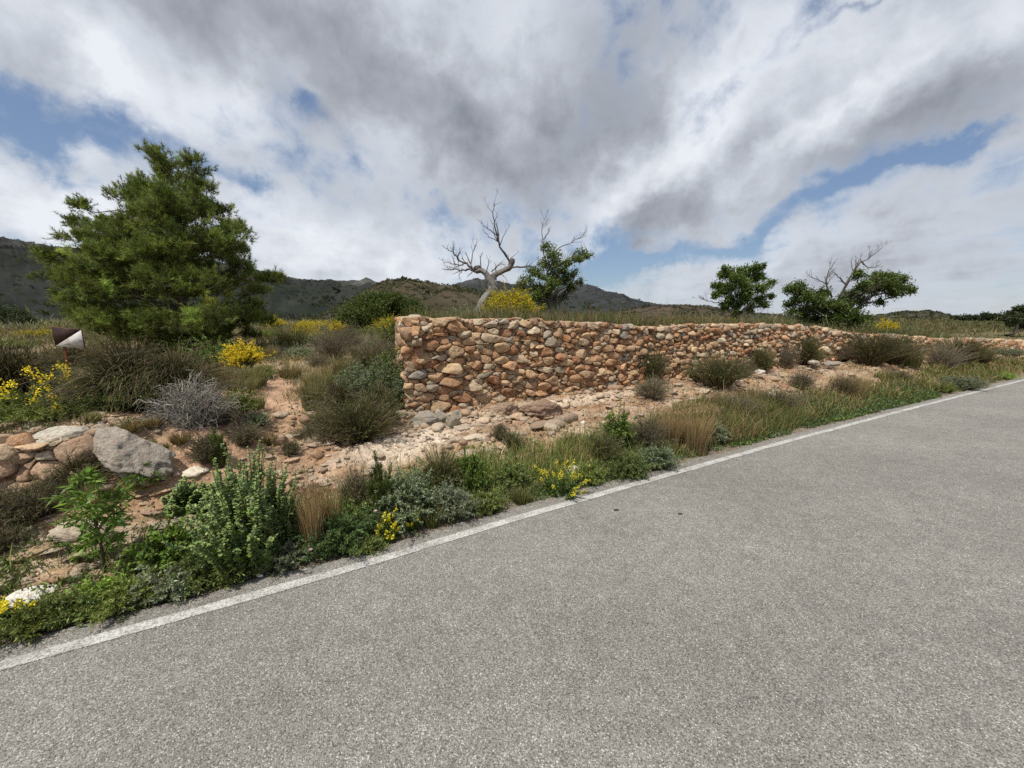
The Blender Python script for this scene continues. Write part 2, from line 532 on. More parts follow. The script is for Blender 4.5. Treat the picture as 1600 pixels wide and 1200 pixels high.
DVA = (0.88, 0.475)
def b_asphalt(N, b, o):
    g = N.node('ShaderNodeNewGeometry').outputs['Position']
    v = N.node('ShaderNodeTexVoronoi', feature='F1'); N.put(v.inputs['Vector'], g); v.inputs['Scale'].default_value = 215
    sv = N.node('ShaderNodeSeparateColor'); N.put(sv.inputs[0], v.outputs['Color'])
    v2 = N.node('ShaderNodeTexVoronoi', feature='F1'); N.put(v2.inputs['Vector'], g); v2.inputs['Scale'].default_value = 70
    sv2 = N.node('ShaderNodeSeparateColor'); N.put(sv2.inputs[0], v2.outputs['Color'])
    chips = N.ramp(sv.outputs[0], [(0.0, (0.094, 0.086, 0.075)), (0.3, (0.188, 0.174, 0.152)), (0.7, (0.272, 0.255, 0.227)), (0.93, (0.34, 0.325, 0.296)), (1.0, (0.58, 0.56, 0.51))])
    big = N.math('MULTIPLY', N.mapr(sv2.outputs[1], 0.93, 0.96, 0, 1), N.mapr(v2.outputs['Distance'], 0.35, 0.2, 0, 1))
    chips = N.mix(N.math('MULTIPLY', big, 0.6), chips, (0.48, 0.43, 0.35))
    n = N.noise(g, 1.1, 5, 0.6, 0.2)
    n2 = N.noise(g, 9.0, 4, 0.6)
    c = N.mix(1.0, chips, N.ramp(n, [(0.3, (0.90, 0.897, 0.89)), (0.7, (1.08, 1.08, 1.08))]), 'MULTIPLY')
    c = N.mix(1.0, c, N.ramp(n2, [(0.3, (0.86, 0.86, 0.86)), (0.7, (1.1, 1.1, 1.1))]), 'MULTIPLY')
    st = N.node('ShaderNodeMapping'); N.put(st.inputs[0], g)
    st.inputs['Rotation'].default_value = (0, 0, -math.atan2(DVA[1], DVA[0])); st.inputs['Scale'].default_value = (0.16, 1.1, 1)
    tk = N.noise(st.outputs[0], 1.0, 4, 0.6, 0.1)
    c = N.mix(1.0, c, N.ramp(tk, [(0.36, (0.92, 0.918, 0.915)), (0.52, (1.0, 1.0, 1.0)), (0.68, (1.05, 1.048, 1.04))]), 'MULTIPLY')
    # small dark tar specks
    sp = N.noise(N.vec('ADD', g, (9, 4, 0)), 3.7, 5, 0.75)
    c = N.mix(N.mapr(sp, 0.73, 0.78, 0, 0.6), c, (0.03, 0.028, 0.026))
    N.put(b.inputs['Base Color'], c)
    b.inputs['Roughness'].default_value = 0.82
    b.inputs['Specular IOR Level'].default_value = 0.3
    h = N.math('SUBTRACT', N.math('MULTIPLY', sv.outputs[1], 0.6), N.math('MULTIPLY', v.outputs['Distance'], 1.2))
    bump(N, b, h, 0.55, 0.006)
M_ASPHALT = mat('asphalt', b_asphalt)

def b_paint(N, b, o):
    g = N.node('ShaderNodeNewGeometry').outputs['Position']
    n = N.noise(g, 90, 5, 0.75)
    n2 = N.noise(g, 7, 4, 0.6)
    wear = N.math('ADD', N.mapr(n, 0.38, 0.55, 1, 0), N.mapr(n2, 0.40, 0.7, 0.0, 0.55), clamp=True)
    c = N.mix(wear, (0.56, 0.55, 0.52), (0.22, 0.205, 0.18))
    N.put(b.inputs['Base Color'], c)
    b.inputs['Roughness'].default_value = 0.7
    bump(N, b, n, 0.6, 0.004)
    # paint worn through to the asphalt along its ragged rim
    a = N.node('ShaderNodeAttribute', attribute_name='Col').outputs['Color']
    sa = N.node('ShaderNodeSeparateColor'); N.put(sa.inputs[0], a)
    al = N.math('GREATER_THAN', N.math('ADD', sa.outputs[0], N.math('MULTIPLY', N.math('SUBTRACT', N.noise(g, 120, 3, 0.7), 0.5), 1.6)), 0.30)
    N.put(b.inputs['Alpha'], al)
M_PAINT = mat('road_paint', b_paint)

def b_hill(N, b, o):
    g = N.node('ShaderNodeNewGeometry').outputs['Position']
    c = attr(N)
    sc = N.node('ShaderNodeAttribute', attribute_name='sc').outputs['Fac']
    gs = N.vec('SCALE', g, scale=sc)
    n = N.noise(gs, 1.0, 6, 0.65, 0.4)
    n2 = N.noise(gs, 7.0, 5, 0.7)
    v = N.voro(gs, 6.0, 'F1', 'Distance')
    c = N.mix(1.0, c, N.ramp(n, [(0.3, (0.6, 0.63, 0.6)), (0.7, (1.4, 1.36, 1.3))]), 'MULTIPLY')
    spots = N.math('MULTIPLY', N.mapr(v, 0.42, 0.25, 0, 1), N.mapr(n2, 0.35, 0.5, 0.3, 1))
    c = N.mix(N.math('MULTIPLY', spots, 0.75), c, (0.022, 0.028, 0.014))
    c = N.mix(N.mapr(n2, 0.60, 0.75, 0, 0.6), c, N.mix(1.0, c, (2.2, 2.1, 2.0), 'MULTIPLY'))
    N.put(b.inputs['Base Color'], c)
    b.inputs['Roughness'].default_value = 1.0
    b.inputs['Specular IOR Level'].default_value = 0.0
M_HILL = mat('hillside', b_hill)

def b_plain(col, rough=0.7, sc=25, var=0.4, c2=None, metal=0.0):
    def f(N, b, o):
        g = N.node('ShaderNodeNewGeometry').outputs['Position']
        n = N.noise(g, sc, 5, 0.65)
        c = N.mix(1.0, col, N.ramp(n, [(0.3, (1 - var,) * 3), (0.7, (1 + var * 0.5,) * 3)]), 'MULTIPLY')
        if c2 is not None:
            c = N.mix(N.mapr(N.noise(g, sc * 0.8, 5, 0.7), 0.52, 0.66, 0, 0.85), c, c2)
        N.put(b.inputs['Base Color'], c)
        b.inputs['Roughness'].default_value = rough
        b.inputs['Metallic'].default_value = metal
        bump(N, b, n, 0.3, 0.003)
    return f
M_RUST = mat('rusty_steel', b_plain((0.16, 0.06, 0.03), 0.8, 40, 0.5, (0.06, 0.03, 0.02)))
M_SIGNW = mat('white_sign_enamel', b_plain((0.62, 0.6, 0.56), 0.5, 18, 0.15, (0.35, 0.2, 0.12)))
M_SIGNB = mat('black_sign_enamel', b_plain((0.035, 0.02, 0.018), 0.5, 25, 0.4, (0.09, 0.035, 0.02)))
M_PAPER = mat('crumpled_paper', b_plain((0.8, 0.8, 0.78), 0.8, 40, 0.1))

# ------------------------------------------------------------------ terrain
DV = np.array([0.88, 0.475]); DV /= np.linalg.norm(DV)
NV = np.array([-DV[1], DV[0]])
E_U = np.array([-200, -6.0, -1.35, 0.05, 1.32, 3.8, 5.1, 9.0, 17.0, 40, 400])
E_V = np.array([2.5, 2.50, 2.50, 2.495, 2.54, 2.574, 2.59, 2.568, 2.447, 2.30, 2.2])
def uv(x, y):
    u = x * DV[0] + y * DV[1]
    return u, x * NV[0] + y * NV[1] - np.interp(u, E_U, E_V)
def xy(u, v):
    w = v + np.interp(u, E_U, E_V)
    return u * DV[0] + w * NV[0], u * DV[1] + w * NV[1]

VW = 2.50                                   # distance of the big wall from the white line
def on_v(px, py, v):
    """point on the vertical surface at distance v from the edge line seen at this pixel"""
    x, y, z = ray(px, py)
    t = 5.0
    for _ in range(30):
        u, vv = uv(x * t, y * t)
        t += (v - vv) / (x * NV[0] + y * NV[1])
    u, vv = uv(x * t, y * t)
    return u, EYE + z * t
TOP = [on_v(a, b, VW) for a, b in [(650, 496), (700, 497), (760, 497), (830, 498), (868, 500), (905, 505), (960, 504), (1000, 509), (1050, 512), (1080, 507), (1150, 505), (1250, 508), (1285, 511), (1325, 518), (1346, 521), (1400, 523), (1480, 530), (1540, 529), (1600, 533)]]
BASE = [on_v(a, b, VW) for a, b in [(640, 655), (720, 652), (812, 634), (850, 630), (925, 622), (960, 606), (1100, 598), (1180, 586), (1250, 574), (1300, 560), (1400, 553), (1540, 550), (1600, 548)]]
TU, TZ = np.array(TOP).T
BU, BZ = np.array(BASE).T
U0 = BU[0] - 0.02
def wtop(u): return np.interp(u, TU, TZ) - 0.0
def wbase(u): return np.interp(u, BU, BZ)

VS = np.array([-30, -7.2, -6.9, -0.2, 0.20, 0.34, 1.0, 1.25, 1.45, 1.7, 2.2, 3.0, 4.5, 6.5, 9.0])
def row(*a): return np.array([0.1, -0.02, -0.05, -0.05, -0.012, 0.01] + list(a))
ST_U = np.array([-40, -1.5, -0.95, -0.2, 0.9, 3.0, 8.0, 13.0, 22.0, 33.0, 60.0])
ST = np.array([
    row(0.24, 0.33, 0.70, 0.77, 0.78, 0.77, 0.78, 0.80, 0.82),
    row(0.24, 0.33, 0.70, 0.77, 0.78, 0.77, 0.78, 0.80, 0.82),
    row(0.19, 0.27, 0.42, 0.60, 0.70, 0.73, 0.76, 0.80, 0.82),
    row(0.12, 0.18, 0.23, 0.30, 0.42, 0.54, 0.68, 0.76, 0.82),
    row(0.11, 0.17, 0.21, 0.25, 0.28, 0.36, 0.58, 0.74, 0.82),
    row(0.13, 0.18, 0.21, 0.26, 0.32, 0.40, 0.60, 0.75, 0.82),
    row(0.14, 0.22, 0.30, 0.38, 0.44, 0.47, 0.60, 0.75, 0.82),
    row(0.12, 0.20, 0.28, 0.38, 0.44, 0.46, 0.60, 0.75, 0.82),
    row(0.06, 0.12, 0.18, 0.24, 0.30, 0.32, 0.50, 0.60, 0.7),
    row(0.02, 0.02, 0.0, 0.0, 0.0, 0.0, 0.1, 0.2, 0.3),
    row(0.0, 0.0, 0.0, 0.0, 0.0, 0.0, 0.0, 0.1, 0.2)])
CORNER = np.array(xy(U0, VW))
RET = np.array([-0.335, 0.942]); RET /= np.linalg.norm(RET)
def tmask(x, y, u, v):
    f = sstep(VW + 0.10, VW + 0.24, v)
    rel_x, rel_y = x - CORNER[0], y - CORNER[1]
    side = rel_x * RET[1] - rel_y * RET[0]           # + = right of the return line
    along = rel_x * RET[0] + rel_y * RET[1]
    wdt = 0.14 + np.clip(along - 2.6, 0, 30) * 0.25
    s = sstep(0, 1, (side - 0.10) / wdt)
    return f * s

def H(x, y, detail=True):
    x = np.asarray(x, float); y = np.asarray(y, float)
    u, v = uv(x, y)
    iu = np.clip(np.searchsorted(ST_U, u) - 1, 0, len(ST_U) - 2)
    fu = np.clip((u - ST_U[iu]) / (ST_U[iu + 1] - ST_U[iu]), 0, 1)
    fu = fu * fu * (3 - 2 * fu)
    prof = np.stack([np.interp(v, VS, ST[k]) for k in range(len(ST_U))], 0)
    z = np.take_along_axis(prof, iu[None], 0)[0] * (1 - fu) + np.take_along_axis(prof, (iu + 1)[None], 0)[0] * fu
    r = np.hypot(x, y)
    far = sstep(8, 45, r) * np.clip((v - 4) / 5, 0, 1)
    z = z * (1 - far) + far * (1.02 + 0.10 * fbm(x / 18, y / 18, oct=3, seed=5))
    # terrace held by the big wall
    tz = np.interp(u, [1.2, 2, 6, 9, 10.8, 11.8, 16, 22.5, 33, 60], [1.52, 1.53, 1.45, 1.42, 1.36, 1.2, 1.02, 0.78, 0.38, 0.2])
    tz = tz + np.clip((v - 2.9) / 14, 0, 1) * (1.38 - tz) * 0.95
    tz = tz + sstep(3, 9, v) * 0.03 * fbm(x / 3, y / 3, oct=2, seed=9)
    m = tmask(x, y, u, v)
    z = z * (1 - m) + tz * m
    if detail:
        rough = sstep(0.25, 0.7, v) * (1 - 0.6 * m)
        bank = sstep(0.4, 0.9, v) * (1 - sstep(2.6, 3.6, v)) * (1 - m)
        n = fbm(x * 1.3, y * 1.3, oct=6, seed=1, gain=0.55)
        rdg = 1 - np.abs(fbm(u * 1.6, v * 4.2, oct=5, seed=3, gain=0.55)) * 2
        z = z + rough * 0.055 * n + bank * 0.08 * (rdg - 0.5) + bank * 0.022 * fbm(x * 9, y * 9, oct=4, seed=8, gain=0.6)
        # broken strata steps
        st = z / 0.055 + 2.6 * fbm(x * 1.7, y * 1.7, oct=4, seed=21)
        fr = st - np.floor(st)
        z = z + bank * 0.055 * (sstep(0.35, 0.65, fr) - fr) * np.clip(0.2 + 1.5 * fbm(x * 1.1, y * 1.1, oct=2, seed=23), 0, 0.9)
        z = z + (1 - rough) * 0.004 * fbm(x * 6, y * 6, oct=4, seed=2) * (v > 0.2)
    return z

def at(px, py, Y=None, v=None):
    """ground point under a pixel: march the sight line to the terrain (or use a known depth)"""
    x, y, z = ray(px, py)
    if Y is not None:
        t = Y / y
        return np.array([x * t, Y, float(H(np.array([x * t]), np.array([Y]))[0])])
    t = np.geomspace(0.9, 220, 1500)
    hz = H(x * t, y * t)
    dz = EYE + z * t - hz
    k = np.argmax(dz < 0) if (dz < 0).any() else len(t) - 1
    return np.array([x * t[k], y * t[k], hz[k]])

def ground_color(x, y, z, slope):
    u, v = uv(x, y)
    n = x.shape[0]
    m = tmask(x, y, u, v)
    soil = np.array([0.43, 0.283, 0.17]); pale = np.array([0.60, 0.485, 0.35]); red = np.array([0.37, 0.195, 0.11])
    drab = np.array([0.22, 0.18, 0.11]); grit = np.array([0.22, 0.185, 0.145])
    f1 = fbm(x * 0.9, y * 0.9, oct=4, seed=31)[:, None]
    f2 = fbm(x * 3.3, y * 3.3, oct=4, seed=37)[:, None]
    f3 = fbm(u * 1.2, v * 3.2, oct=4, seed=41)[:, None]
    C = soil + (pale - soil) * np.clip(0.25 + 1.4 * f2, 0, 1) * 0.7
    C = C + (red - C) * np.clip(1.3 * f1 - 0.15, 0, 0.8)
    # limestone shelf in front of the wall end
    shelf = np.exp(-((u - 0.85) / 0.85) ** 2 - ((v - 1.5 - 0.1 * u) / 0.28) ** 2)[:, None]
    shelf = np.clip(shelf * 2.2 + f3 * 1.2 - 0.45, 0, 1)
    C = C + (np.array([0.74, 0.61, 0.47]) - C) * shelf
    # upper limestone band beyond it
    band = (np.exp(-((v - 2.15) / 0.16) ** 2) * sstep(1.5, 2.6, u) * (1 - sstep(4.5, 6.5, u)))[:, None]
    C = C + (np.array([0.66, 0.52, 0.38]) - C) * np.clip(band * 1.5 + f3, 0, 1) * (band > 0.05)
    # field behind: vegetation litter
    veg = (sstep(2.6, 5.0, v) * np.clip(0.6 + 0.9 * f1[:, 0] + 0.6 * f2[:, 0], 0.15, 1))[:, None]
    path = np.exp(-((u + 0.60 + 0.22 * np.sin(v * 1.3)) / 0.34) ** 2) * sstep(0.9, 1.6, v) * (1 - sstep(5.0, 7.0, v))
    veg = veg * (1 - path[:, None])
    C = C + (drab - C) * veg
    C = C + (np.array([0.56, 0.36, 0.235]) - C) * np.clip(path[:, None] * 1.2, 0, 0.9)
    C = C + (np.array([0.13, 0.12, 0.05]) - C) * (m * 0.8)[:, None]
    farf = sstep(25, 120, np.hypot(x, y))[:, None]
    C = C + (np.array([0.12, 0.105, 0.055]) * (1 + 0.5 * f1) - C) * farf * 0.8
    ver = ((1 - sstep(0.28, 0.6, v)) )[:, None]
    C = C + (grit - C) * ver * 0.85
    return np.clip(C * 0.84, 0.02, 0.9)

def build_ground():
    fine = np.radians(np.linspace(-64, 64, 900))
    ang = np.concatenate([np.radians(np.linspace(-180, -66, 40)), fine, np.radians(np.linspace(66, 178, 40))])
    r = np.concatenate([np.linspace(0.05, 0.9, 8, endpoint=False), np.geomspace(0.9, 14, 620, endpoint=False), np.geomspace(14, 60, 140, endpoint=False), np.geomspace(60, 6000, 60)])
    A, Rr = np.meshgrid(ang, r)
    x = (np.sin(A) * Rr).ravel(); y = (np.cos(A) * Rr).ravel()
    z = H(x, y)
    C = ground_color(x, y, z, None)
    nr, na = len(r), len(ang)
    idx = np.arange(nr * na).reshape(nr, na)
    a = idx[:-1]; b = idx[1:]
    F = np.stack([a, np.roll(a, -1, 1), np.roll(b, -1, 1), b], -1).reshape(-1, 4)[:, ::-1]
    me = mesh_np('ground', np.stack([x, y, z], 1), F, C, True, M_GROUND)
    tag(obj('ground', me), kind='structure')
build_ground()

# ------------------------------------------------------------------ road
def strip(name, v0, v1, z, du, material, edge_noise=0.0, u0=-120, u1=300, nv=6, colfn=None, kind='structure'):
    us = np.concatenate([np.arange(u0, -8, 2.0), np.arange(-8, 22, du), np.arange(22, u1, 2.0)])
    n = len(us)
    lo = v0 + edge_noise * fbm(us * 3, us * 0, oct=5, seed=61)
    hi = v1 + edge_noise * fbm(us * 3, us * 0 + 9, oct=5, seed=67)
    tt = np.linspace(0, 1, nv)
    U = np.repeat(us[:, None], nv, 1)
    Vv = lo[:, None] * (1 - tt) + hi[:, None] * tt
    x, y = xy(U, Vv)
    V = np.stack([x, y, np.full_like(x, z)], -1)
    idx = np.arange(n * nv).reshape(n, nv)
    F = np.stack([idx[:-1, :-1], idx[1:, :-1], idx[1:, 1:], idx[:-1, 1:]], -1).reshape(-1, 4)
    C = np.repeat(np.tile(colfn(tt), (n, 1)).reshape(n * nv, 1), 3, 1) if colfn else None
    return tag(obj(name, mesh_np(name, V.reshape(-1, 3), F, C, True, material)), kind=kind)
strip('road', -6.6, 0.165, 0.004, 0.03, M_ASPHALT, 0.05, nv=12)
strip('road_edge_line', -0.046, 0.046, 0.008, 0.05, M_PAINT, 0.008, nv=5, colfn=lambda t: np.interp(t, [0, 0.25, 0.75, 1], [0.0, 1, 1, 0.0]))
strip('far_road_edge_line', -6.2, -6.05, 0.008, 0.5, M_PAINT, 0.006, nv=5, colfn=lambda t: np.interp(t, [0, 0.25, 0.75, 1], [0.0, 1, 1, 0.0]))

# ------------------------------------------------------------------ hills
def hill(name, sil, Yc, Y0, Yback, base_z, c_lo, c_hi, texscale, rough=0.03, seed=0, nx=420, ny=90, crag=0.0, scrub=0, ssize=0.8):
    px = np.array([s[0] for s in sil], float); py = np.array([s[1] for s in sil], float)
    xs = np.linspace(px[0], px[-1], nx)
    ys = np.interp(xs, px, py)
    nn = fbm(xs / 14.0, xs * 0, oct=5, seed=seed + 3) * 2.2 + fbm(xs / 60.0, xs * 0 + 5, oct=3, seed=seed + 7) * 2.5
    crest = np.array([P(a, b, Yc)[2] for a, b in zip(xs, ys - nn)])
    kx = np.array([P(a, b, 1.0)[0] for a, b in zip(xs, ys)])
    t = np.concatenate([np.linspace(0, 1, ny), 1 + np.linspace(0.02, 1, ny // 3)])
    Yd = np.where(t <= 1, Y0 + (Yc - Y0) * t, Yc + (Yback - Yc) * (t - 1))
    X = kx[None, :] * Yd[:, None]
    Yg = np.repeat(Yd[:, None], nx, 1)
    tt = np.where(t <= 1, t, 2 - t)[:, None]
    hgt = crest - base_z
    prof = tt ** 1.15
    Z = base_z + hgt[None, :] * prof
    sc = (Yc - Y0)
    rd = 1 - 2 * np.abs(fbm(X / sc * 3.0, Yg / sc * 3.0 * 0.6, oct=6, seed=seed, gain=0.55))
    env = np.sin(np.clip(tt, 0, 1) * np.pi) ** 0.7 * (t[:, None] <= 1)
    Z = Z + env * hgt[None, :] * (rd - 0.55) * rough * 16
    Z = np.where(t[:, None] == t[0], base_z - 3, Z)
    V = np.stack([X, Yg, Z], -1)
    nyy = len(t)
    idx = np.arange(nyy * nx).reshape(nyy, nx)
    F = np.stack([idx[:-1, :-1], idx[:-1, 1:], idx[1:, 1:], idx[1:, :-1]], -1).reshape(-1, 4)
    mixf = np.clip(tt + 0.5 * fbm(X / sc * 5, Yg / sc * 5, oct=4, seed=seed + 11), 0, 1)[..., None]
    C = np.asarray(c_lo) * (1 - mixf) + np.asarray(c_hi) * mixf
    if crag:
        cr = np.clip((tt - 0.78) * 6 + fbm(X / sc * 9, Yg / sc * 9, oct=4, seed=seed + 13), 0, 1)[..., None] * crag
        C = C * (1 - cr) + np.array([0.13, 0.125, 0.12]) * cr
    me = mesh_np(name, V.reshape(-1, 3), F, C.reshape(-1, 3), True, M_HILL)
    a = me.attributes.new('sc', 'FLOAT', 'POINT')
    a.data.foreach_set('value', np.full(len(me.vertices), texscale, np.float32))
    if scrub:
        rr = np.random.default_rng(seed + 500)
        vv = V[: ny]
        i = (rr.random(scrub) ** 0.8 * (ny - 2)).astype(int); j = rr.integers(0, nx - 1, scrub)
        f, g = rr.random((scrub, 1)), rr.random((scrub, 1))
        p = vv[i, j] * (1 - f) * (1 - g) + vv[i, j + 1] * f * (1 - g) + vv[i + 1, j] * (1 - f) * g + vv[i + 1, j + 1] * f * g
        keep = fbm(p[:, 0] / sc * 12, p[:, 1] / sc * 12, oct=3, seed=seed + 1) + rr.normal(0, 0.3, scrub) > -0.1
        p = p[keep]; n = len(p); m = 14
        r = ssize * np.exp(rr.normal(0, 0.45, n))
        q = rr.normal(size=(n * m, 3)); q /= np.linalg.norm(q, axis=1, keepdims=True)
        q[:, 2] = np.abs(q[:, 2]) * 0.5
        c = np.repeat(p, m, 0) + q * np.repeat(r, m)[:, None] * 0.6
        col = np.repeat(np.array([0.06, 0.064, 0.036]) * np.exp(rr.normal(0, 0.35, (n, 1))), m, 0)
        mb = MB()
        leaves(mb, c, q + np.array([0, 0, 0.4]), np.repeat(r, m) * 0.9, np.repeat(r, m) * 0.55, col, 1.0)
        tag(obj('hillside_scrub', mb.mesh('hillside_scrub', M_LEAF)), kind='stuff')
    return tag(obj(name, me), kind='structure')

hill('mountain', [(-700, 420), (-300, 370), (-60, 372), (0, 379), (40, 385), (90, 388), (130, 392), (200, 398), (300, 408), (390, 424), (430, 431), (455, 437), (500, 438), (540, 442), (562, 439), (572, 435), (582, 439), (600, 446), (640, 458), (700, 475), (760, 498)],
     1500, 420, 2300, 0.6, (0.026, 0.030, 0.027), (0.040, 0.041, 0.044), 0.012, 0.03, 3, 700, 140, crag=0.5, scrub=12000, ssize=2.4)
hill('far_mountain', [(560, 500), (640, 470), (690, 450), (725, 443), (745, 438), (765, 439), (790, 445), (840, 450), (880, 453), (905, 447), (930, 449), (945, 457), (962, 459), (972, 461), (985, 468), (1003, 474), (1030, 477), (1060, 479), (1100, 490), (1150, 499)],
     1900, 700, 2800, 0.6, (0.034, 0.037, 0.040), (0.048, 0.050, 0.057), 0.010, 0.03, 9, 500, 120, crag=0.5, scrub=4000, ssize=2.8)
hill('brown_hill', [(440, 499), (480, 497), (500, 490), (530, 476), (560, 462), (590, 449), (612, 439), (625, 437), (645, 440), (665, 441), (700, 446), (740, 453), (770, 462), (820, 480), (880, 499)],
     190, 55, 280, 0.6, (0.066, 0.054, 0.038), (0.064, 0.058, 0.040), 0.055, 0.035, 15, 420, 120, scrub=9000, ssize=0.34)
hill('low_ridge', [(900, 499), (960, 488), (1000, 481), (1040, 478), (1075, 477), (1110, 478), (1140, 484), (1200, 490), (1280, 499)],
     320, 120, 420, 0.6, (0.07, 0.056, 0.045), (0.085, 0.065, 0.05), 0.04, 0.02, 23, 260, 70, scrub=2600, ssize=0.55)
hill('far_low_hill', [(1330, 500), (1370, 493), (1395, 489), (1425, 487), (1455, 487), (1480, 492), (1500, 497), (1560, 499), (1700, 500)],
     260, 90, 360, 0.6, (0.075, 0.068, 0.048), (0.065, 0.062, 0.05), 0.05, 0.02, 33, 240, 70, scrub=2600, ssize=0.5)

# ------------------------------------------------------------------ rocks
STONE_COLS = np.array([[0.48, 0.275, 0.145], [0.40, 0.205, 0.105], [0.54, 0.37, 0.215], [0.50, 0.38, 0.25], [0.39, 0.32, 0.235], [0.58, 0.47, 0.32], [0.33, 0.29, 0.24], [0.48, 0.30, 0.17]])
STONE_W = np.array([0.23, 0.15, 0.21, 0.12, 0.06, 0.07, 0.02, 0.14])
def stone_color(n, r=rng, pale=0.0):
    c = STONE_COLS[r.choice(len(STONE_COLS), n, p=STONE_W / STONE_W.sum())]
    c = c * np.exp(r.normal(0, 0.14, (n, 1)))
    return c * (1 - pale) + np.array([0.58, 0.5, 0.4]) * pale

def facet(V, k, depth, r=rng):
    """cut a unit-ish blob by k random planes to make it angular"""
    for _ in range(k):
        d = r.normal(size=3); d /= np.linalg.norm(d)
        lim = r.uniform(depth, 0.98) * (V @ d).max()
        e = V @ d - lim
        V = V - np.clip(e, 0, None)[:, None] * d * 0.93
    return V

def rock_mesh(size, sub=3, k=9, rough=0.05, r=rng, color=None):
    V, F = ICO[sub]
    V = facet(V.copy(), k, 0.5, r)
    o = r.uniform(0, 50, 3)
    n = fbm(V[:, 0] * 2.2 + o[0], V[:, 1] * 2.2 + o[1], V[:, 2] * 2.2 + o[2], oct=5, seed=5, gain=0.6)
    n2 = 1 - 2 * np.abs(fbm(V[:, 0] * 4 + o[1], V[:, 1] * 4 + o[2], V[:, 2] * 4 + o[0], oct=4, seed=15, gain=0.6))
    V = V * (1 + rough * 2.0 * n + rough * 0.35 * n2)[:, None]
    V = V * np.asarray(size)
    return V, F

def pack_cells(L0, L1, zlo, zhi, rszf, stretch=1.9, rr=None):
    """irregular cells (a power diagram) filling L0..L1 x zlo(s)..zhi(s)"""
    rr = rr or rng
    if not callable(rszf):
        k_ = rszf; rszf = lambda s: k_ + 0 * np.asarray(s)
    rsz = rszf(np.array([L0]))[0]
    P_, Rd = [], []
    arr = np.zeros((60000, 3)); cnt = 0
    zmin, zmax = min(zlo(np.linspace(L0, L1, 60))), max(zhi(np.linspace(L0, L1, 60)))
    for stage, (scale, tries) in enumerate([(2.3, 0.35), (1.7, 2.5), (1.15, 14), (0.8, 28), (0.5, 46)]):
        area = (L1 - L0) * (zmax - zmin)
        nt = int(tries * area / (rsz * rsz) * 0.35)
        s = rr.uniform(L0, L1, nt); z = rr.uniform(zmin, zmax, nt)
        rad = rszf(s) * scale * rr.uniform(0.85, 1.15, nt) * 0.62
        lo, hi = zlo(s), zhi(s)
        for i in range(nt):
            if z[i] < lo[i] + rad[i] * 0.35 or z[i] > hi[i] - rad[i] * 0.4:
                continue
            if cnt:
                a = arr[:cnt]
                a = a[np.abs(a[:, 0] - s[i]) < 0.6]
                d2 = ((a[:, 0] - s[i]) / stretch) ** 2 + (a[:, 1] - z[i]) ** 2
                if (d2 < ((a[:, 2] + rad[i]) * 0.76) ** 2).any():
                    continue
            arr[cnt] = (s[i], z[i], rad[i]); cnt += 1
    a = arr[:cnt].copy()
    X = np.stack([a[:, 0] / stretch, a[:, 1]], 1); Rr = a[:, 2]
    tilt = rr.normal(0, 0.1, cnt)
    cells = []
    for i in range(cnt):
        c = X[i]; cand = np.nonzero(np.abs(X[:, 0] - c[0]) < 0.5)[0]
        dd_ = ((X[cand] - c) ** 2).sum(1)
        nb = cand[np.argsort(dd_)[1:22]]
        d = X - c; d2 = (d ** 2).sum(1)
        h = Rr[i] * 1.9
        lo, hi = zlo(np.array([a[i, 0]]))[0], zhi(np.array([a[i, 0]]))[0]
        xl, xr = max(-h, (L0 - a[i, 0]) / stretch), min(h, (L1 - a[i, 0]) / stretch)
        poly = [(xl, max(-h, lo - c[1])), (xr, max(-h, lo - c[1])), (xr, min(h, hi - c[1])), (xl, min(h, hi - c[1]))]
        poly = [np.array(p) for p in poly]
        for j in nb:
            nvec = d[j]; ln2 = d2[j]
            off = (ln2 + Rr[i] ** 2 - Rr[j] ** 2) / 2
            new = []
            for q in range(len(poly)):
                p0, p1 = poly[q], poly[(q + 1) % len(poly)]
                s0, s1 = p0 @ nvec - off, p1 @ nvec - off
                if s0 <= 0: new.append(p0)
                if (s0 < 0 < s1) or (s1 < 0 < s0):
                    new.append(p0 + (p1 - p0) * s0 / (s0 - s1))
            poly = new
            if len(poly) < 3: break
        if len(poly) < 3: continue
        # split the sides, then warp: shared corners move alike, so neighbours still fit
        pl = []
        for q in range(len(poly)):
            p0, p1 = poly[q], poly[(q + 1) % len(poly)]
            pl += [p0, p0 * 0.5 + p1 * 0.5]
        pl = np.array(pl)
        gx, gy = pl[:, 0] + c[0], pl[:, 1] + c[1]
        fq = 0.55 / rsz
        am = rszf(np.array([a[i, 0]]))[0] * 1.0
        pl[:, 0] += am * 1.1 * fbm(gx * fq, gy * fq, oct=2, seed=301)
        pl[:, 1] += am * 0.9 * fbm(gx * fq + 40, gy * fq * 1.4, oct=2, seed=303)
        pl[:, 0] *= stretch
        cen = pl.mean(0)
        cells.append((a[i, 0] + cen[0], a[i, 1] + cen[1], pl - cen, Rr[i]))
    return cells

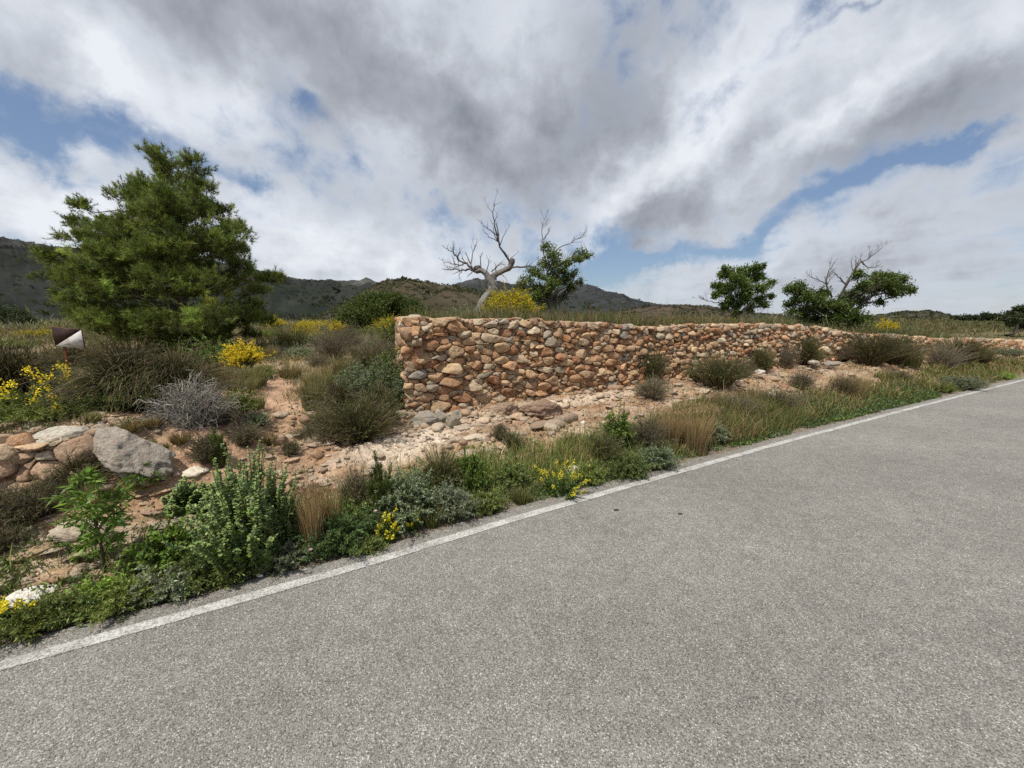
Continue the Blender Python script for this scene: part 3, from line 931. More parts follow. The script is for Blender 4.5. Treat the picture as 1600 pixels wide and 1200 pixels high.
def stone_from_cell(mb, cell, frame, sub, rr, gap=0.003, depth=1.0, pale=0.0):
    """an angular block: the cell's outline with bevelled rims and a broken, faceted face"""
    s, z, pl, rad = cell
    nxt = np.roll(pl, -1, 0); prv = np.roll(pl, 1, 0)
    k = rr.uniform(0.02, 0.13)
    pl = np.stack([pl + (prv - pl) * k, pl + (nxt - pl) * k], 1).reshape(-1, 2)     # nibble the corners
    seg = np.linalg.norm(np.roll(pl, -1, 0) - pl, axis=1)
    per = seg.sum()
    n = 26 if sub >= 3 else 16
    cum = np.concatenate([[0], np.cumsum(seg)])
    t = (np.arange(n) + 0.5) / n * per
    cx = np.interp(t, cum, np.append(pl[:, 0], pl[0, 0])); cy = np.interp(t, cum, np.append(pl[:, 1], pl[0, 1]))
    B = np.stack([cx, cy], 1)
    B = B - B.mean(0) * 0.3
    rr_b = np.linalg.norm(B, axis=1, keepdims=True) + 1e-6
    lim = rad * 3.0
    B = B * np.minimum(1, lim / rr_b)
    rm = np.linalg.norm(B, axis=1)
    B = B * np.clip((rm - gap) / rm, 0.3, 1)[:, None]
    R_ = rm.mean()
    D_ = min(0.11, max(0.026, R_ * rr.uniform(0.65, 1.05))) * depth
    fr_ = [1.0, 1.0, 0.965, 0.885, 0.68, 0.42, 0.2, 0.0]
    zz_ = [-1.0, 0.30, 0.72, 0.94, 1.0, 1.02, 1.03, 1.03]
    if sub < 3:
        fr_ = [1.0, 1.0, 0.93, 0.74, 0.4, 0.0]; zz_ = [-1.0, 0.15, 0.72, 1.0, 1.03, 1.04]
    m = len(fr_) - 1
    q = np.concatenate([np.concatenate([B * f, np.full((n, 1), h_)], 1) for f, h_ in zip(fr_[:-1], zz_[:-1])] + [np.array([[0, 0, zz_[-1]]])])
    p2 = q[:, :2] / R_
    top = np.full(len(q), 9.0)
    for _ in range(rr.integers(3, 6)):
        a = rr.uniform(0, 6.283); sl = abs(rr.normal(0.45, 0.35))
        top = np.minimum(top, rr.uniform(0.72, 1.15) - sl * (p2[:, 0] * math.cos(a) + p2[:, 1] * math.sin(a)))
    up = q[:, 2] > 0
    zt = np.minimum(q[:, 2], top + (q[:, 2] - 1.0) * 0.35)
    q[:, 2] = np.where(up, np.maximum(zt, -0.2), q[:, 2])
    o = rr.uniform(0, 90, 3)
    nz = fbm(p2[:, 0] * 1.3 + o[0], p2[:, 1] * 1.3 + o[1], q[:, 2] * 0.8 + o[2], oct=5 if sub >= 3 else 3, seed=77, gain=0.62)
    q[:, 2] += np.where(up, 0.34 * nz, 0)
    w1 = fbm(p2[:, 0] * 2.2 + o[1], p2[:, 1] * 2.2 + o[2], q[:, 2] + o[0], oct=3, seed=79)
    q[:, :2] *= (1 + 0.06 * w1 * up)[:, None]
    tl = rr.normal(0, 0.10, 2)
    O = q[:, 2] * D_ + q[:, 0] * tl[0] + q[:, 1] * tl[1] + rr.uniform(-0.03, 0.022) * min(1, D_ / 0.05) - 0.032 * max(0.0, 1 - R_ / 0.05)
    S_, Zz = s + q[:, 0], z + q[:, 1]
    i0 = np.arange(n); i1 = (i0 + 1) % n
    Q_ = np.concatenate([np.stack([i0 + k_ * n, i1 + k_ * n, i1 + (k_ + 1) * n, i0 + (k_ + 1) * n], 1) for k_ in range(m - 1)])
    T_ = np.stack([i0 + (m - 1) * n, i1 + (m - 1) * n, np.full(n, m * n)], 1)
    col = stone_color(1, rr, pale)[0]
    nb = mb.n
    mb.add(frame(S_, Zz, O), Q_, col)
    mb.T.append(T_ + nb)

def front_frame(batter=0.10, v0=VW):
    def f(s, z, o):
        v = v0 - o + (z - wbase(s)) * batter
        x, y = xy(s, v)
        return np.stack([x, y, z], 1)
    return f

def big_wall():
    root = empty('dry_stone_wall', (*CORNER, float(wbase(U0))))
    tag(root, 'long orange dry stone retaining wall running beside the road', 'stone wall')
    inv = Vector(root.location)
    rr = np.random.default_rng(5)
    ztop = lambda s: wtop(s) + 0.02 * fbm(np.asarray(s) * 3, np.asarray(s) * 0, oct=3, seed=91)
    zb = lambda s: wbase(s) - 0.06
    def mk(name, mb, sm=False):
        me = mb.mesh(name, M_STONE, sm)
        o = obj(name, me, root)
        o.location = -inv
        if name == 'earth_core': me.materials[0] = M_GROUND
        return o
    mb = MB()
    fr = front_frame()
    szf = lambda s: np.interp(s, [1, 2.6, 4.5, 8, 12, 22, 40], [0.060, 0.051, 0.043, 0.043, 0.050, 0.078, 0.11])
    if True:
        for c in pack_cells(U0, 38.0, zb, ztop, szf, rr=rr):
            sub = 3 if c[0] < 6.5 else 2
            stone_from_cell(mb, c, fr, sub, rr, gap=0.002, depth=1.0, pale=0.25 if (c[1] > ztop(np.array([c[0]]))[0] - 0.1 and rr.random() < 0.5) else 0)
    mk('front_face', mb)
    # return face at the left end
    mb = MB()
    bz, tz = float(wbase(U0)) - 0.05, float(wtop(U0))
    nrm2 = np.array([-RET[1], RET[0]])       # outward = left
    def fr2(s, z, o):
        off = o - (z - bz) * 0.10
        x = CORNER[0] + RET[0] * s + nrm2[0] * (off - 0.02)
        y = CORNER[1] + RET[1] * s + nrm2[1] * (off - 0.02)
        return np.stack([x, y, z], 1)
    for c in pack_cells(0.05, 3.4, lambda s: bz + 0.12 * np.asarray(s), lambda s: tz + 0 * np.asarray(s), 0.085, rr=rr):
        stone_from_cell(mb, c, fr2, 2, rr)
    mk('end_face', mb)
    # loose stones laid along the top
    mb = MB()
    for i in range(2300):
        s = rr.uniform(U0 + 0.1, 34) if i > 900 else rr.uniform(U0 + 0.1, 9)
        dep = rr.uniform(0.08, 0.5)
        sz = rr.uniform(0.02, 0.055) * (1.7 if rr.random() < 0.12 else 1) * (0.8 + s / 30)
        V, F = rock_mesh((sz * rr.uniform(0.9, 1.7), sz * rr.uniform(0.8, 1.2), sz * rr.uniform(0.45, 0.75)), 1 if s > 5 else 2, 6, 0.08, rr)
        a = rr.uniform(0, 6.28)
        V = V @ np.array([[math.cos(a), math.sin(a), 0], [-math.sin(a), math.cos(a), 0], [0, 0, 1]])
        x, y = xy(s, VW + 0.05 + dep)
        z = float(wtop(s)) - 0.045 + rr.uniform(-0.02, 0.015)
        mb.add(V + np.array([x, y, z]), F, stone_color(1, rr, 0.3)[0])
    mk('coping', mb)
    # earth and hearting packed behind the face
    mb = MB()
    us = np.arange(U0, 40, 0.08)
    cols = []
    for k, (fz, off) in enumerate([(0, 0.03), (0.5, 0.09), (1, 0.13), (1, 0.6)]):
        b_ = wbase(us) - 0.1; t_ = wtop(us) - 0.045
        z = b_ + (t_ - b_) * fz
        x, y = xy(us + (0.08 if k >= 0 else 0), VW + off + (0 if k == 3 else (z - b_) * 0.1 * 0.5))
        cols.append(np.stack([x, y, z], 1))
    V = np.stack(cols, 1); n = len(us)
    idx = np.arange(n * 4).reshape(n, 4)
    F = np.stack([idx[:-1, :-1], idx[1:, :-1], idx[1:, 1:], idx[:-1, 1:]], -1).reshape(-1, 4)
    mb.add(V.reshape(-1, 3), F, np.array([0.085, 0.052, 0.034]))
    mk('earth_core', mb, False)
big_wall()

def small_wall():
    v0 = 1.27
    x0, y0 = xy(-1.9, v0)
    root = empty('rubble_wall', (x0, y0, 0.3))
    tag(root, 'low rubble retaining wall of rough blocks on the left bank', 'rubble wall')
    inv = Vector(root.location)
    rr = np.random.default_rng(8)
    mb = MB()
    def fr(s, z, o):
        x, y = xy(s, v0 - o + (z - 0.3) * 0.22)
        return np.stack([x, y, z], 1)
    for c in pack_cells(-9, -1.42, lambda s: 0.26 + 0 * np.asarray(s), lambda s: 0.775 + 0.02 * np.sin(np.asarray(s) * 5), 0.062, 1.4, rr):
        stone_from_cell(mb, c, fr, 3 if c[0] > -4 else 2, rr, pale=0.35 * rr.random())
    me = mb.mesh('stone_face', M_STONE, False)
    o = obj('stone_face', me, root); o.location = -inv
    mb = MB()
    us = np.arange(-9, -1.3, 0.1)
    cols = []
    for z, off in [(0.2, 0.03), (0.76, 0.17), (0.76, 0.5)]:
        x, y = xy(us, v0 + off)
        cols.append(np.stack([x, y, np.full_like(x, z)], 1))
    V = np.stack(cols, 1); n = len(us)
    idx = np.arange(n * 3).reshape(n, 3)
    F = np.stack([idx[:-1, :-1], idx[1:, :-1], idx[1:, 1:], idx[:-1, 1:]], -1).reshape(-1, 4)
    mb.add(V.reshape(-1, 3), F, np.array([0.14, 0.09, 0.06]))
    o = obj('earth_core', mb.mesh('earth_core', M_GROUND), root); o.location = -inv
small_wall()

# boulders: (px, py of centre, depth Y or None, half size in m (x,y,z), colour, rz, tilt, label)
GREY = (0.34, 0.31, 0.26); PALE = (0.60, 0.53, 0.43); ORG = (0.42, 0.24, 0.13)
BOULD = [
    (205, 722, 2.86, (0.36, 0.20, 0.155), (0.30, 0.262, 0.215), -0.35, -0.46, 'big slanting grey boulder with a pitted face beside the rubble wall'),
    (97, 690, 2.72, (0.175, 0.12, 0.075), (0.46, 0.42, 0.34), 0.3, 0.05, 'flat grey capstone on top of the rubble wall'),
    (40, 693, 2.62, (0.095, 0.08, 0.085), (0.40, 0.23, 0.13), 0.3, 0.0, 'orange block set beside the grey capstone on the rubble wall'),
    (40, 882, 1.92, (0.10, 0.07, 0.032), (0.74, 0.70, 0.62), 0.5, -0.12, 'flat white stone lying on the left bank'),
    (120, 815, 2.3, (0.16, 0.10, 0.055), (0.44, 0.36, 0.27), 0.3, -0.3, 'brown slab jutting from the bank below the rubble wall'),
    (85, 858, 2.05, (0.09, 0.07, 0.035), (0.42, 0.28, 0.17), 0.1, 0.1, 'small tan slab just above the flat white stone'),
    (663, 664, 4.75, (0.20, 0.13, 0.11), (0.27, 0.24, 0.195), 0.3, 0.0, 'rounded grey boulder lying under the wall corner'),
    (708, 667, 4.70, (0.125, 0.10, 0.14), (0.33, 0.29, 0.22), 0.9, 0.1, 'pointed pale grey boulder right of the rounded one'),
    (690, 664, 4.85, (0.10, 0.09, 0.10), (0.30, 0.27, 0.22), 0.2, 0.1, 'dark grey stone wedged between two boulders at the wall corner'),
    (627, 658, 4.95, (0.095, 0.08, 0.055), (0.36, 0.30, 0.23), 0.2, 0.0, 'small grey stone at the very foot of the wall corner'),
    (785, 650, 5.25, (0.25, 0.15, 0.11), (0.27, 0.19, 0.13), 0.35, 0.05, 'brown cracked ledge rock under the stone wall'),
    (848, 652, 5.3, (0.32, 0.17, 0.13), (0.24, 0.16, 0.11), 0.4, -0.05, 'overhanging dark ledge rock under the stone wall'),
    (742, 685, 4.3, (0.14, 0.10, 0.035), (0.52, 0.43, 0.33), 0.3, 0.0, 'flat tan slab lying on the pale limestone shelf'),
    (755, 662, 4.75, (0.10, 0.07, 0.045), (0.5, 0.38, 0.27), 0.5, 0.1, 'pale stone right of the pointed boulder'),
    (808, 655, 5.0, (0.11, 0.08, 0.06), (0.48, 0.33, 0.22), 0.1, 0.1, 'light stone between the two ledge rocks'),
    (1088, 590, 7.5, (0.17, 0.10, 0.075), (0.48, 0.33, 0.2), 0.5, -0.25, 'tan block slid from the wall beside a dark bush'),
    (1187, 581, 7.8, (0.13, 0.08, 0.045), (0.5, 0.44, 0.37), 0.6, 0.1, 'whitish block lying at the wall foot'),
    (1272, 566, 9.2, (0.15, 0.11, 0.05), (0.42, 0.37, 0.3), 0.4, 0.1, 'pale grey stone at the brink of the red bank'),
    (1298, 569, 9.3, (0.22, 0.14, 0.08), (0.27, 0.23, 0.19), 0.3, 0.0, 'grey outcrop under the bushes at the wall foot'),
    (1205, 618, 6.8, (0.14, 0.10, 0.05), (0.60, 0.48, 0.35), 0.4, 0.0, 'pale stone in the middle of the bank'),
    (910, 664, 5.0, (0.06, 0.05, 0.04), (0.68, 0.60, 0.48), 0.4, 0.0, 'small whitish stone on the shelf below the wall'),
    (895, 728, 3.75, (0.075, 0.06, 0.05), (0.56, 0.50, 0.42), 0.2, 0.1, 'greyish stone beside the roadside herbs'),
    (15, 730, 2.55, (0.10, 0.08, 0.07), (0.52, 0.42, 0.3), 0.2, 0.1, 'cream block low in the rubble wall'),
    (305, 745, 3.0, (0.10, 0.08, 0.035), (0.66, 0.58, 0.46), 0.2, 0.0, 'white flat stone above the leafy shrub on the left bank'),
]
for px, py, Y, hs, colr, rz, tilt, lab in BOULD:
    p = P(px, py, Y)
    rr = np.random.default_rng(int(px * 7 + py))
    V, F = rock_mesh(hs, 5 if max(hs) > 0.19 else 4 if max(hs) > 0.11 else 3, 9, 0.17, rr)
    mb = MB(); mb.add(V, F, np.asarray(colr) * 1.25)
    name = 'boulder' if max(hs) > 0.12 else 'stone'
    o = obj(name, mb.mesh(name, M_STONE, False))
    g = float(H(np.array([p[0]]), np.array([p[1]]))[0])
    z = min(p[2], g + hs[2] * 0.75)
    z = max(z, g + hs[2] * 0.15) if py > 640 else p[2]
    if 4.2 < Y < 5.5 and hs[2] > 0.04: z = g + hs[2] * 0.62
    o.location = (p[0], p[1], z)
    o.rotation_euler = (0.12, -tilt, rz)
    tag(o, lab, 'boulder' if name == 'boulder' else 'stone', 'loose rocks on the bank')

# loose stones and gravel: nobody could count them
def scatter_rubble():
    rr = np.random.default_rng(21)
    n = 42000
    u = rr.uniform(-5, 16, n); v = rr.uniform(0.25, 4.5, n) ** 1.0
    # density
    x, y = xy(u, v)
    m = tmask(x, y, u, v)
    dens = np.clip(0.3 + 1.2 * fbm(x * 1.1, y * 1.1, oct=3, seed=51) + 0.4 * (v > 0.5) * (v < 2.6), 0.05, 1)
    dens = np.where(v < 0.45, 0.5, dens)
    near = np.clip(5.5 / (np.hypot(x, y)), 0.3, 1)
    dens = dens * (1 - 0.75 * np.exp(-((u + 0.60) / 0.3) ** 2) * (v > 1.3))
    keep = (rr.random(n) < dens * near) & (m < 0.05) & (v < np.where(u > U0 - 0.1, VW - 0.02, 9))
    x, y, u, v = x[keep], y[keep], u[keep], v[keep]
    z = H(x, y)
    C = ground_color(x, y, z, None)
    mb = MB()
    pale = rr.random(len(x)) < 0.35
    for i in range(len(x)):
        s = rr.lognormal(-4.15, 0.55)
        s = min(s, 0.07)
        if v[i] < 0.5: s = min(s * 0.45, 0.012)
        if v[i] > 1.0 and rr.random() < 0.12: s *= 1.9
        Vv, F = ICO[2 if s > 0.035 else 1]
        Vv = facet(Vv, 6 if s > 0.03 else 4, 0.5, rr)
        Vv = Vv * np.array([s * rr.uniform(0.9, 1.8), s * rr.uniform(0.8, 1.3), s * rr.uniform(0.4, 0.8)])
        a = rr.uniform(0, 6.28); ca, sa = math.cos(a), math.sin(a)
        Vv = Vv @ np.array([[ca, sa, 0], [-sa, ca, 0], [0, 0, 1]])
        c = C[i] * rr.uniform(0.75, 1.15)
        c = c * 0.5 + np.array([0.5, 0.42, 0.32]) * 0.5 * rr.uniform(0.7, 1.3) if pale[i] else c
        mb.add(Vv + np.array([x[i], y[i], z[i] + s * 0.12]), F, c)
    tag(obj('gravel', mb.mesh('gravel', M_STONE)), kind='stuff')
scatter_rubble()

def scatter_slabs():
    rr = np.random.default_rng(24)
    mb = MB()
    for i in range(520):
        if i < 260:
            u = rr.uniform(-0.6, 7.5); v = 2.2 - abs(rr.normal(0, 0.35)) if rr.random() < 0.6 else rr.uniform(0.9, 2.3)
        elif i < 380:
            u = rr.uniform(-3.2, 0.2); v = rr.uniform(0.55, 1.3)
        else:
            u = rr.uniform(5, 14); v = rr.uniform(1.1, 2.3)
        v = max(v, 0.6)
        x, y = xy(u, v)
        z = float(H(np.array([x]), np.array([y]))[0])
        a = rr.lognormal(-2.75, 0.42)
        V, F = rock_mesh((a * rr.uniform(0.8, 1.5), a * rr.uniform(0.6, 0.9), a * rr.uniform(0.16, 0.34)), 3, 10, 0.10, rr)
        t = rr.normal(0, 0.14); ct, st = math.cos(t), math.sin(t)
        V = V @ np.array([[ct, 0, st], [0, 1, 0], [-st, 0, ct]])
        b = math.atan2(DV[1], DV[0]) + rr.normal(0, 0.5); cb, sb = math.cos(b), math.sin(b)
        V = V @ np.array([[cb, sb, 0], [-sb, cb, 0], [0, 0, 1]])
        c = stone_color(1, rr, rr.uniform(0.1, 0.7))[0] * 0.9
        mb.add(V + np.array([x, y, z - a * 0.02]), F, c)
    tag(obj('rubble', mb.mesh('rubble', M_STONE)), kind='stuff')
scatter_slabs()

# road dirt thrown up along the edge of the asphalt
def scatter_grit():
    rr = np.random.default_rng(22)
    n = 9000
    u = rr.uniform(-3, 9, n); v = 0.19 + rr.normal(0, 0.06, n)
    x, y = xy(u, v)
    z = np.where(v < 0.16, 0.005, H(x, y))
    mb = MB()
    base = np.array([[1, 0, 0], [-0.5, 0.8, 0], [-0.5, -0.8, 0], [0, 0, 0.9]])
    Fb = np.array([[0, 1, 3], [1, 2, 3], [2, 0, 3]])
    s = rr.lognormal(-5.3, 0.4, n)
    a = rr.uniform(0, 6.28, n)
    ca, sa = np.cos(a), np.sin(a)
    V = base[None] * s[:, None, None]
    V = np.stack([V[..., 0] * ca[:, None] - V[..., 1] * sa[:, None], V[..., 0] * sa[:, None] + V[..., 1] * ca[:, None], V[..., 2]], -1)
    V = V + np.stack([x, y, z], 1)[:, None]
    F = (Fb[None] + (np.arange(n) * 4)[:, None, None]).reshape(-1, 3)
    C = np.repeat(np.array([0.27, 0.23, 0.18]) * np.exp(rr.normal(0, 0.35, (n, 1))), 4, 0)
    mb.add(V.reshape(-1, 3), F, C)
    tag(obj('grit', mb.mesh('grit', M_STONE)), kind='stuff')
scatter_grit()

# ================================================================== vegetation
GRN = (0.165, 0.195, 0.052); DGRN = (0.11, 0.125, 0.045); OLIVE = (0.115, 0.115, 0.040); BRGT = (0.16, 0.24, 0.035)
GREYG = (0.20, 0.22, 0.14); STRAW = (0.34, 0.245, 0.12); RUSSET = (0.20, 0.12, 0.065); DRYG = (0.26, 0.235, 0.20); YEL = (0.75, 0.56, 0.03)
BROWNG = (0.15, 0.115, 0.065)

def stem_paths(n, w, h, k=6, spread=1.0, droop=0.0, base=0.12, jit=0.05, hvar=0.3, inner=0.0, spike=0.14):
    """n arching stems filling a dome of half width w and height h"""
    a = rng.uniform(0, 2 * np.pi, n)
    rr = np.sqrt(rng.uniform(inner, 1, n))
    tip = np.stack([np.cos(a) * rr * w * spread, np.sin(a) * rr * w * spread, h * np.sqrt(np.clip(1 - 0.82 * rr ** 2, 0, 1)) * (1 - hvar * rng.random(n))], 1)
    lob = 1 + 0.24 * np.sin(a * 2 + rng.uniform(0, 6)) + 0.20 * np.sin(a * 5 + rng.uniform(0, 6)) + 0.12 * np.sin(a * 9 + rng.uniform(0, 6))
    ex = np.where(rng.random(n) < spike, rng.uniform(1.05, 1.35, n), 1.0) * lob
    tip = tip * np.stack([ex, ex, 0.5 + 0.5 * ex], 1)
    b = np.stack([np.cos(a) * rr * w * base, np.sin(a) * rr * w * base, np.zeros(n) - 0.02], 1)
    t = np.linspace(0, 1, k)[None, :, None]
    ctrl = b + (tip - b) * np.array([0.35, 0.35, 0.75 + 0.25 * (droop > 0)])
    Pp = (1 - t) ** 2 * b[:, None] + 2 * t * (1 - t) * ctrl[:, None] + t ** 2 * tip[:, None]
    Pp[..., 2] -= droop * h * (t[..., 0] ** 3) * rr[:, None]
    Pp += rng.normal(0, jit * h, (n, 1, 3)) * np.sin(t * 1.6) + rng.normal(0, jit * 0.35 * h, (n, k, 3)) * t
    return Pp

def along(paths, m, lo=0.2, hi=1.0):
    """m random points per path with directions"""
    n, k, _ = paths.shape
    t = rng.uniform(lo, hi, (n, m)) * (k - 1)
    i = np.clip(t.astype(int), 0, k - 2); f = (t - i)[..., None]
    ii = np.arange(n)[:, None]
    p = paths[ii, i] * (1 - f) + paths[ii, i + 1] * f
    d = norm(paths[ii, i + 1] - paths[ii, i])
    return p.reshape(-1, 3), d.reshape(-1, 3), (t / (k - 1)).reshape(-1)

def shrub(kind, w, h, dens=1.0):
    """returns [(part name, mesh)] for one plant of half width w, height h (metres)"""
    parts = []
    st, fo, fl = MB(), MB(), MB()
    area = w * h
    if kind == 'needle':      # rosemary / heath like dark bush with upright twigs
        n = int(np.clip(260 * (area / 0.08) ** 0.6, 120, 650) * dens)
        p = stem_paths(n, w, h, 6, 1, 0.0, 0.25, 0.05)
        tubes(st, p, np.linspace(0.004, 0.0012, 6)[None] * np.ones((n, 1)) * (0.6 + h), ctint(BROWNG, n), 3)
        q, d, t = along(p, 26, 0.3)
        tone = np.repeat(np.where(rng.random(n) < 0.2, 0, 1), 26)[:, None]
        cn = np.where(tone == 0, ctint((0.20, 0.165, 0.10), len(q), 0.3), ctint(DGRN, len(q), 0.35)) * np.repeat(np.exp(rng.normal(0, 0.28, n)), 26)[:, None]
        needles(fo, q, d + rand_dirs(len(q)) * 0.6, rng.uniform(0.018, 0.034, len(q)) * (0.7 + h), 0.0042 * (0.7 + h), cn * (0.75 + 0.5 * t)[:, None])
    elif kind == 'broomgreen':  # thin upright rush-like stems, dark
        n = int(np.clip(900 * (area / 0.1) ** 0.6, 300, 1800) * dens)
        p = stem_paths(n, w, h, 6, 1, 0.25, 0.22, 0.07, 0.45)
        c = ctint((0.125, 0.115, 0.045), n, 0.35)
        dead = rng.random(n) < 0.3
        c[dead] = ctint((0.22, 0.165, 0.10), dead.sum(), 0.3)
        tubes(fo, p, np.linspace(0.0026, 0.0012, 6)[None] * np.ones((n, 1)) * (0.8 + 0.5 * h), c, 3)
        m = 60
        p2 = stem_paths(m, w * 0.5, h * 0.5, 4, 1, 0, 0.3)
        tubes(st, p2, np.full((m, 4), 0.004), ctint(BROWNG, m), 3)
    elif kind == 'yellowbroom':
        n = int(420 * dens)
        p = stem_paths(n, w, h, 6, 1, 0.0, 0.25, 0.05, 0.25)
        tubes(fo, p, np.linspace(0.004, 0.0018, 6)[None] * np.ones((n, 1)) * (0.6 + h), ctint(GRN, n, 0.3), 3)
        q, d, t = along(p, 10, 0.35)
        needles(fo, q, d + rand_dirs(len(q)) * 0.6, 0.05 * (0.6 + h * 0.6), 0.008, ctint(GRN, len(q), 0.3))
        q, d, t = along(p[: int(n * 0.8)], 24, 0.60)
        leaves(fl, q + rand_dirs(len(q)) * 0.012, rand_dirs(len(q)) + d * 0.5, rng.uniform(0.014, 0.026, len(q)) * (0.7 + h * 0.6), 0.016 * (0.7 + h * 0.6), ctint(YEL, len(q), 0.2, 0.06))
    elif kind == 'dry':       # grey leafless tangle
        n = int(700 * dens)
        p = stem_paths(n, w * 0.88, h * 0.95, 9, 1, 0.25, 0.6, 0.13, 0.5, spike=0.0)
        p += np.cumsum(rng.normal(0, 0.024 * (w + h), p.shape), 1) * np.linspace(0.2, 1, 9)[None, :, None]
        p[..., 2] = np.maximum(p[..., 2], 0.0)
        tubes(st, p, np.linspace(0.0028, 0.0012, 9)[None] * np.ones((n, 1)) * (0.7 + h * 0.6), ctint((0.30, 0.275, 0.245), n, 0.38, 0.04), 3)
    elif kind == 'greydry':   # thin grey twiggy with few leaves
        n = int(420 * dens)
        p = stem_paths(n, w, h, 7, 1, 0.0, 0.3, 0.09, 0.4)
        tubes(st, p, np.linspace(0.0032, 0.001, 7)[None] * np.ones((n, 1)) * (0.7 + h * 0.6), ctint((0.22, 0.18, 0.14), n, 0.3, 0.05), 3)
        q, d, t = along(p, 12, 0.3)
        needles(fo, q, d + rand_dirs(len(q)) * 0.9, 0.03 * (0.7 + h), 0.0035, ctint((0.19, 0.165, 0.095), len(q), 0.35))
    elif kind == 'horehound':   # upright stems ringed with round pale leaves
        n = int(120 * dens)
        p = stem_paths(n, w, h, 7, 1, 0.0, 0.78, 0.03, 0.28)
        tubes(st, p, np.linspace(0.0045, 0.0025, 7)[None] * np.ones((n, 1)), ctint((0.16, 0.2, 0.09), n), 4)
        q, d, t = along(p, 64, 0.06)
        a = norm(np.cross(d, rand_dirs(len(q))))
        sz = rng.uniform(0.018, 0.036, len(q)) * (1.3 - 0.85 * t)
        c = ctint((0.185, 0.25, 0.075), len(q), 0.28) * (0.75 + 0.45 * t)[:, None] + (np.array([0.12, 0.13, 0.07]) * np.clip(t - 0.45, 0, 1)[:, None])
        round_leaves(fo, q, a + np.array([0, 0, 0.1]) + d * 0.2, sz, c, 2.0)
        k = rng.random(len(q)) < 0.55 * t
        leaves(fl, q[k], a[k] + rand_dirs(k.sum()) * 0.5, 0.012, 0.011, ctint((0.5, 0.53, 0.4), k.sum(), 0.2, 0.04))
    elif kind in ('herb', 'greyherb', 'whiteherb', 'darkherb', 'brightherb', 'pinkherb'):
        colr = {'herb': GRN, 'greyherb': GREYG, 'whiteherb': (0.135, 0.165, 0.085), 'darkherb': (0.125, 0.158, 0.05), 'brightherb': (0.22, 0.30, 0.06), 'pinkherb': (0.09, 0.135, 0.045)}[kind]
        n = int(np.clip(190 * (area / 0.03) ** 0.6, 90, 420) * dens)
        p = stem_paths(n, w, h, 6, 1, 0.05, 0.35, 0.07, 0.5)
        tubes(st, p, np.linspace(0.0026, 0.001, 6)[None] * np.ones((n, 1)) * (0.7 + h), ctint(np.array(colr) * 0.9, n), 3)
        q, d, t = along(p, 34, 0.08)
        sz = rng.uniform(0.014, 0.034, len(q)) * (0.75 + h * 0.9)
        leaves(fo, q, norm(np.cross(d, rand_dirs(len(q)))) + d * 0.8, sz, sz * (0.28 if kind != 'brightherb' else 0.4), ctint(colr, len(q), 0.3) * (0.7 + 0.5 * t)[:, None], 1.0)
        if kind == 'whiteherb':
            q, d, t = along(p, 5, 0.82)
            leaves(fl, q, rand_dirs(len(q)) + np.array([0, 0, 1]), 0.008, 0.008, ctint((0.6, 0.62, 0.58), len(q), 0.15, 0.03))
        if kind == 'pinkherb':
            q = p[rng.choice(n, 6), -1] + np.array([0, 0, 0.02])
            for pt in q:
                m = 14
                a = np.linspace(0, 6.28, m, endpoint=False)
                leaves(fl, np.repeat(pt[None], m, 0), np.stack([np.cos(a), np.sin(a) , np.full(m, 0.5)], 1), 0.017, 0.012, ctint((0.72, 0.52, 0.58), m, 0.08, 0.03))
    elif kind == 'cypressy':    # narrow upright dark leafy stems
        n = int(60 * dens)
        p = stem_paths(n, w, h, 7, 1, 0, 0.5, 0.03, 0.45)
        tubes(st, p, np.linspace(0.004, 0.0015, 7)[None] * np.ones((n, 1)), ctint(BROWNG, n), 3)
        q, d, t = along(p, 120, 0.05)
        needles(fo, q, d + norm(np.cross(d, rand_dirs(len(q)))) * 0.7, 0.04 * (0.7 + h * 0.5), 0.006, ctint((0.10, 0.135, 0.035), len(q), 0.3))
    elif kind == 'sapling':     # young almond: thin trunk, lance leaves, bright green
        k = 9
        t = np.linspace(0, 1, k)
        tr = np.stack([w * 0.25 * np.sin(t * 2.2), w * 0.1 * np.sin(t * 4), h * 0.97 * t - 0.02], 1)[None]
        tubes(st, tr, (0.010 * (1 - 0.75 * t))[None], np.array([[0.12, 0.09, 0.06]]), 6)
        n = int(46 * dens)
        tt = np.concatenate([rng.uniform(0.36, 1.0, int(n * 0.8)), rng.uniform(0.1, 0.36, n - int(n * 0.8))])
        b = np.stack([np.interp(tt, t, tr[0, :, i]) for i in range(3)], 1)
        a = rng.uniform(0, 6.28, n)
        L = w * rng.uniform(0.4, 1.0, n) * np.where(tt > 0.8, 0.5, 1)
        tip = b + np.stack([np.cos(a) * L, np.sin(a) * L * 0.9, h * rng.uniform(0.04, 0.2, n)], 1)
        s = np.linspace(0, 1, 5)[None, :, None]
        p = b[:, None] * (1 - s) + tip[:, None] * s
        p[..., 2] += 0.05 * h * np.sin(s[..., 0] * 3.1)
        tubes(st, p, np.linspace(0.0035, 0.0012, 5)[None] * np.ones((n, 1)), ctint((0.14, 0.16, 0.05), n), 3)
        q, d, t2 = along(p, 22, 0.15)
        sz = rng.uniform(0.035, 0.07, len(q))
        leaves(fo, q, d * 0.7 + rand_dirs(len(q)) * 0.7 + np.array([0, 0, -0.1]), sz, sz * 0.24, ctint((0.15, 0.235, 0.045), len(q), 0.28), 1.0)
    elif kind == 'leafy':       # bushy green shoots, oval leaves
        n = int(110 * dens)
        p = stem_paths(n, w, h, 6, 1, 0.05, 0.4, 0.08, 0.5)
        tubes(st, p, np.linspace(0.004, 0.0015, 6)[None] * np.ones((n, 1)), ctint(BROWNG, n), 3)
        q, d, t = along(p, 40, 0.1)
        sz = rng.uniform(0.02, 0.04, len(q))
